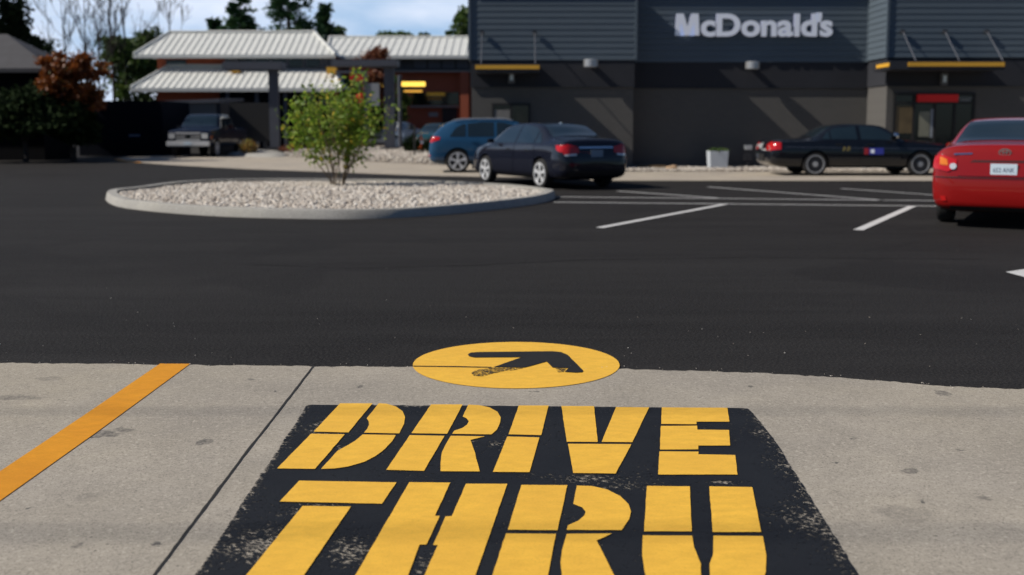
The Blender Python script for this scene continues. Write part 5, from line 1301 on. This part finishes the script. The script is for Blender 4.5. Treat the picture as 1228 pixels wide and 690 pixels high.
# lit yellow strips
lit = mat('lit_yellow_tube', (.9, .6, .1), .4, emit=(1.0, .62, .09, 1.7))
dim = mat('dim_yellow_tube', (.8, .5, .1), .4, emit=(1.0, .5, .08, .5))
t = thing('strip_light', 'bright lit yellow tube light hanging in front of the red brick wall', 'light', (X(495, 58), 58, Z(101, 58)))
s = MB(); s.box(X(482, 58)-t.location.x, X(510, 58)-t.location.x, -.1, .1, -.13, .13); s.build('tube', lit, t)
s = MB(); s.box(X(482, 58)-t.location.x, X(510, 58)-t.location.x, -.12, .12, .131, .2); s.build('housing', dark_metal, t)
t = thing('strip_light', 'short lit yellow lamp seen between the two canopy posts', 'light', (X(457, 58), 58, Z(103, 58)))
s = MB(); s.lathe([(.08, -.13), (.14, 0), (.08, .13)], (0, 0, 0), 'z', 12); s.build('bulb', lit, t, smooth=40); s = MB(); s.box(-.1, .1, -.1, .1, .13, .2); s.build('housing', dark_metal, t)
t = thing('strip_light', 'dim yellow tube light below the bright tube light', 'light', (X(496, 58.5), 58.5, Z(109.5, 58.5)))
s = MB(); s.box(-.55, .5, -.08, .08, -.06, .06); s.build('tube', dim, t); s = MB(); s.box(-.55, .5, -.09, .09, .061, .12); s.build('housing', dark_metal, t)

# ------------------------------------------------------------------ dark enclosure at the left, shed, left house
en = thing('board_enclosure', 'tall dark navy board enclosure left of the pickup truck', 'fence', (X(150, 47), 47, 0)); ox3 = en.location.x
def enp(s, n, m, **k): s.v = [(a-ox3, b-47, c) for a, b, c in s.v]; return s.build(n, m, en, **k)
s = MB(); x0, x1 = X(92, 47), X(194, 47); zt = Z(121, 47)
nb_ = 34
for i in range(nb_):
    a = x0+(x1-x0)*i/nb_; b = x0+(x1-x0)*(i+1)/nb_; s.box(a, b-.015, 47, 47.05, 0, zt-random.uniform(0, .015))
enp(s, 'board_panel', navy_fence)
s = MB(); s.box(x1-.08, x1-.02, 47.06, 51, 0, zt); s.box(x0, x1-.1, 47.06, 47.12, .3, .42); s.box(x0, x1-.1, 47.06, 47.12, zt-.4, zt-.28); enp(s, 'rail', navy_fence)
s = MB(); s.box(X(153, 47), X(166, 47), 46.96, 46.995, Z(164, 47), Z(161.3, 47)); enp(s, 'pale_streak', mat('dim_blue_streak', (.12, .16, .24), .5))  # thin dim blue strip added for an unidentified streak on the boards
hs = thing('shed', 'low dark shed with flat grey roof and beige door behind the pickup truck', 'shed', (X(230, 51.5), 51.5, 0)); ox4 = hs.location.x
def hsp(s, n, m): s.v = [(a-ox4, b-51.5, c) for a, b, c in s.v]; return s.build(n, m, hs)
sx0, sx1 = X(190, 51.5), X(264, 51.5)
s = MB(); s.box(sx0, sx1, 51.5, 57, 0, Z(123, 51.5)); hsp(s, 'wall', dark_metal)
s = MB(); zf = Z(125, 51.5); s.add([(sx0-.3, 51.3, zf+.0), (sx1, 51.3, zf+.06), (sx1, 56, zf+.26), (sx0-.3, 56, zf+.1), (sx0-.3, 51.3, zf+.14), (sx1, 51.3, zf+.24), (sx1, 56, zf+.42), (sx0-.3, 56, zf+.22)], [(3, 2, 1, 0), (4, 5, 6, 7), (0, 1, 5, 4), (1, 2, 6, 5), (2, 3, 7, 6), (3, 0, 4, 7)]); hsp(s, 'roof', canopy_metal)
s = MB(); s.box(X(223, 51.4), X(258, 51.4), 51.42, 51.495, 0, Z(124.5, 51.4)); hsp(s, 'door', beige_m)

lh = thing('dark_house', 'dark house with grey sloping roof edge at the left edge of the photo', 'building', (-24, 42, 0))
def lhp(s, n, m): s.v = [(a+24, b-42, c) for a, b, c in s.v]; return s.build(n, m, lh)
ex = X(63, 40); ezz = Z(82, 40)
s = MB(); s.box(-34, ex-.7, 40.6, 43, 0, ezz+.05); lhp(s, 'wall', mat('dark_wall', (.005, .005, .006), .9, spec=.1))
s = MB(); zz_ = ezz+1.5
s.add([(-36, 40, ezz), (ex, 40, ezz), (ex, 43.6, ezz), (-36, 43.6, ezz), (-36, 41.8, zz_), (ex-2.6, 41.8, zz_), (-36, 40, ezz-.16), (ex, 40, ezz-.16), (ex, 43.6, ezz-.16), (-36, 43.6, ezz-.16)], [(0, 1, 5, 4), (1, 2, 5), (2, 3, 4, 5), (3, 0, 4), (0, 6, 7, 1), (1, 7, 8, 2), (2, 8, 9, 3), (3, 9, 6, 0), (6, 9, 8, 7)])
lhp(s, 'roof', mat('grey_shingle', (.05, .05, .058), .8, 0, .3, 3))
s = MB(); s.box(ex-4, ex-2.6, 40.55, 40.595, 1, 2.2); lhp(s, 'window', glass_d)

# ------------------------------------------------------------------ trees
def crown_pts(blobs, n, rg, shell=.55):
    out = []; var = []
    tot = sum(b[3]*b[4] for b in blobs)
    for (x, y, z, r, rz) in blobs:
        k = int(n*r*rz/tot)
        clumps = [(rg.gauss(0, 1), rg.gauss(0, 1), rg.gauss(0, 1)) for _ in range(max(5, k//60))]
        for _ in range(k):
            cx, cy, cz = clumps[rg.randrange(len(clumps))]; l = math.sqrt(cx*cx+cy*cy+cz*cz); q = shell+(1-shell)*((l*7) % 1)
            dx, dy, dz = cx/l*q, cy/l*q, cz/l*q
            s_ = .20
            out.append((x+(dx+rg.gauss(0, s_))*r, y+(dy+rg.gauss(0, s_))*r, z+(dz+rg.gauss(0, s_*.8))*rz))
            var.append(.5+.35*(((cx*13) % 1)-.5)+rg.gauss(0, .2))
    return out, var
def broad_tree(name, label, px, Y, ytop, ybot, wpx, m, n=6000, size=.28, seed=1, group=None, nbl=7, trunk=True, cat='tree', squash=1.0):
    rg = random.Random(seed); k = Y/F
    x = (px-CX)*k; zt, zb_ = Z(ytop, Y), max(.6, Z(ybot, Y)); w = wpx*k/2; hh = (zt-zb_)/2
    t = thing(name, label, cat, (x, Y, 0), 0, group)
    bl = [(0, 0, zb_+hh, w*.6, hh*.7)]
    for i in range(nbl):
        a = rg.uniform(0, 2*math.pi); r = rg.uniform(.35, .7)*w; z = zb_+hh*(1+rg.uniform(-.65, .65)); f = math.sqrt(max(.1, 1-((z-zb_-hh)/hh)**2))
        bl.append((r*math.cos(a)*f, r*math.sin(a)*f*.8, z, w*rg.uniform(.28, .45), hh*rg.uniform(.25, .4)))
    p, v = crown_pts(bl, n, rg); leaves('crown', p, size, m, t, aspect=.7, var=v)
    s = MB(); tips = []
    branch(s, Vector((0, 0, -.1)), Vector((0, 0, 1)), (zb_+hh)*.5, max(.08, w*.05), 1, tips, .35, 5, .4, (2, 3), rg)
    s.build('trunk', bark, t)
    return t
def bare_tree(label, px, Y, ytop, seed, r=.14, spread=.4, depth=3, lean=0.0, group='bare leafless trees', up=.35, nb=(2, 4)):
    rg = random.Random(seed); zt = Z(ytop, Y); t = thing('bare_tree', label, 'tree', ((px-CX)*Y/F, Y, 0), 0, group)
    s = MB(); tips = []
    hgt = zt*.52
    pts = [Vector((0, 0, -.1))]; rr = [r]
    d = Vector((lean, 0, 1)).normalized(); q = pts[0].copy()
    s2 = MB()
    for i in range(8):
        q = q+(d+Vector((rg.gauss(0, .05), rg.gauss(0, .05), 0)))*zt/8; pts.append(q.copy()); rr.append(r*(1-.115*(i+1))+.01)
    s.tube(pts, rr, 7)
    for i in range(3, 9):
        for k in range(2):
            a = rg.uniform(0, 2*math.pi); dd = Vector((math.cos(a), math.sin(a)*.7, rg.uniform(.6, 1.5)))
            branch(s, pts[i], dd, zt*rg.uniform(.12, .22)*(1.25-i*.07), rr[i]*.45, depth-1, tips, spread, 4, up, nb, rng=rg, minr=.016)
    s.build('trunk', bark, t)
    return t
def pine(label, px, Y, ytop, wpx, seed, name='pine_tree', ybot=60, n=26, group='pine trees behind the white roofs', lop=0):
    rg = random.Random(seed); k = Y/F; zt = Z(ytop, Y); t = thing(name, label, 'tree', ((px-CX)*k, Y, 0), 0, group); W = wpx*k/2
    s = MB(); s.tube([(0, 0, -.1), (0, 0, zt*.5), (0, 0, zt)], [.28, .2, .03], 8); s.build('trunk', bark, t)
    z0 = 3.0; pts = []; var = []; dirs = []
    s = MB()
    lv = int(n*1.2)
    for i in range(lv):
        f = i/(lv-1); z = z0+(zt-z0)*f; R0 = W*(1-f)**.75*rg.uniform(.7, 1.12)+.15
        for b in range(rg.randint(4, 6)):
            a = rg.uniform(0, 2*math.pi); ln = R0*rg.uniform(.6, 1.1); drop = ln*rg.uniform(.0, .25); v0 = rg.gauss(.5, .2)
            e = Vector((math.cos(a)*ln, math.sin(a)*ln, -drop)); s.tube([(0, 0, z), Vector((0, 0, z))+e*.6, Vector((0, 0, z))+e+Vector((0, 0, ln*.12))], [.05, .035, .015], 4, cap=False)
            for _ in range(int(85*ln/max(.5, W)+8)):
                g = rg.uniform(.2, 1.05); sd = Vector((rg.gauss(0, .13), rg.gauss(0, .13), rg.gauss(0, .07)))*max(.7, ln)
                pts.append(Vector((0, 0, z+.05))+e*g+sd); dirs.append((math.cos(a), math.sin(a), .2)); var.append(v0+rg.gauss(0, .15))
    s.build('branches', bark, t)
    leaves('crown', pts, .5, leaf_pine, t, aspect=.35, var=var, dirs=dirs)
    return t
pine('slender dark green pine with two tops above the left white roof', 293, 84, -6, 84, 11, ybot=38)
pine('widest dark pine rising above the middle of the upper white roof', 350, 80, -50, 112, 12)
pine('dark pine tip just right of the widest pine above the white roof', 394, 90, 8, 42, 14)
pine('small pine tip left of the slender pine above the roof', 262, 88, 26, 24, 13)
broad_tree('evergreen_tree', 'green tree top showing at the left edge of the restaurant siding', 556, 85, 6, 60, 34, leaf_green, 2500, .35, 21)
for i, (px, yt, w, lab) in enumerate(((408, 31, 26, 'small green tree top just right of the pines'), (465, 34, 40, 'low green tree top above the middle of the long white roof'), (487, 36, 30, 'low green tree top right of centre above the long white roof'), (512, 38, 18, 'tiny green tree top near the restaurant above the long roof'), (547, 38, 30, 'low green tree top next to the restaurant corner'))):
    broad_tree('distant_tree', lab, px, 95, yt, 62, w, leaf_green, 1300, .35, 30+i, 'distant tree tops above the long white roof', nbl=4)
broad_tree('autumn_tree', 'orange red autumn tree above the dark enclosure', 88, 39.3, 56, 138, 84, leaf_orange, 6500, .17, 41, nbl=16)
broad_tree('autumn_tree', 'rust brown autumn tree rising over the right canopy slab', 450, 56, 52, 130, 60, leaf_rust, 6500, .17, 43, nbl=8)
broad_tree('evergreen_tree', 'green spreading tree behind the left end of the white roofs', 168, 80, 32, 130, 112, leaf_green, 11000, .33, 44, nbl=9)
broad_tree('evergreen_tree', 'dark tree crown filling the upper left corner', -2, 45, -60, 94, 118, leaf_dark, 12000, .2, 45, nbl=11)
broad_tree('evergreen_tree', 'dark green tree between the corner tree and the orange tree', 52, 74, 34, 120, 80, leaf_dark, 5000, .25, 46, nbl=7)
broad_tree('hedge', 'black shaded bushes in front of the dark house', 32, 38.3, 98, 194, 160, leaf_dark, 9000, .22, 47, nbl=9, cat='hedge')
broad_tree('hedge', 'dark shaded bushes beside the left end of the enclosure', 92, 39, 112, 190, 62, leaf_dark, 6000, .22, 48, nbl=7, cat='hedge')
broad_tree('evergreen_tree', 'dark tree behind the grey menu panel and red signs', 430, 64, 88, 160, 60, leaf_green, 3500, .25, 49)
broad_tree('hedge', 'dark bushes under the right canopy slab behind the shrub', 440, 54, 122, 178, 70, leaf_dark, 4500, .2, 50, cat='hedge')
broad_tree('evergreen_tree', 'small green tree behind the bright yellow tube light', 478, 60, 84, 165, 36, leaf_green, 3000, .2, 52)
for i, (px, Y, yt, sd, lean, lab) in enumerate(((143, 78, -75, 61, 0, 'tall straight dark bare tree left of the white roofs'), (205, 80, -20, 62, .02, 'bare tree with spreading twigs above the left end of the roof'), (108, 78, -25, 63, -.03, 'thin bare tree directly above the orange tree'),
                                              (120, 74, 5, 64, .05, 'fine twigged bare tree just left of the tall dark one'), (88, 76, 0, 66, -.04, 'fine bare tree between the corner tree and the tall dark one'), (158, 78, -40, 65, 0, 'slim bare tree just right of the tall dark one'))):
    bare_tree(lab, px, Y, yt, sd, r=.16 if i < 1 else .11, lean=lean)

# utility cables overhead: they throw the faint soft bands across the pavement
def cable(gx, gy, hgt, r, label):
    g = G(gx, gy); k = hgt/SUN.z; c = Vector((g.x, g.y, 0))+SUN*k
    s = MB(); s.tube([(k*5, 0, .0008*k*k*5) for k in range(-8, 9)], r, 8)
    o = s.build('overhead_cable', black_m); o.location = (c.x, c.y, c.z); tag(o, label, 'cable', 'overhead cables')
for gx, gy, hg, r in ((900, 494, 14, .011), (600, 640, 14.5, .014)):
    cable(gx, gy, hg, r, 'thinner overhead cable whose faint shadow crosses above the word DRIVE' if gy < 500 else 'thicker overhead cable whose faint shadow crosses the word THRU')
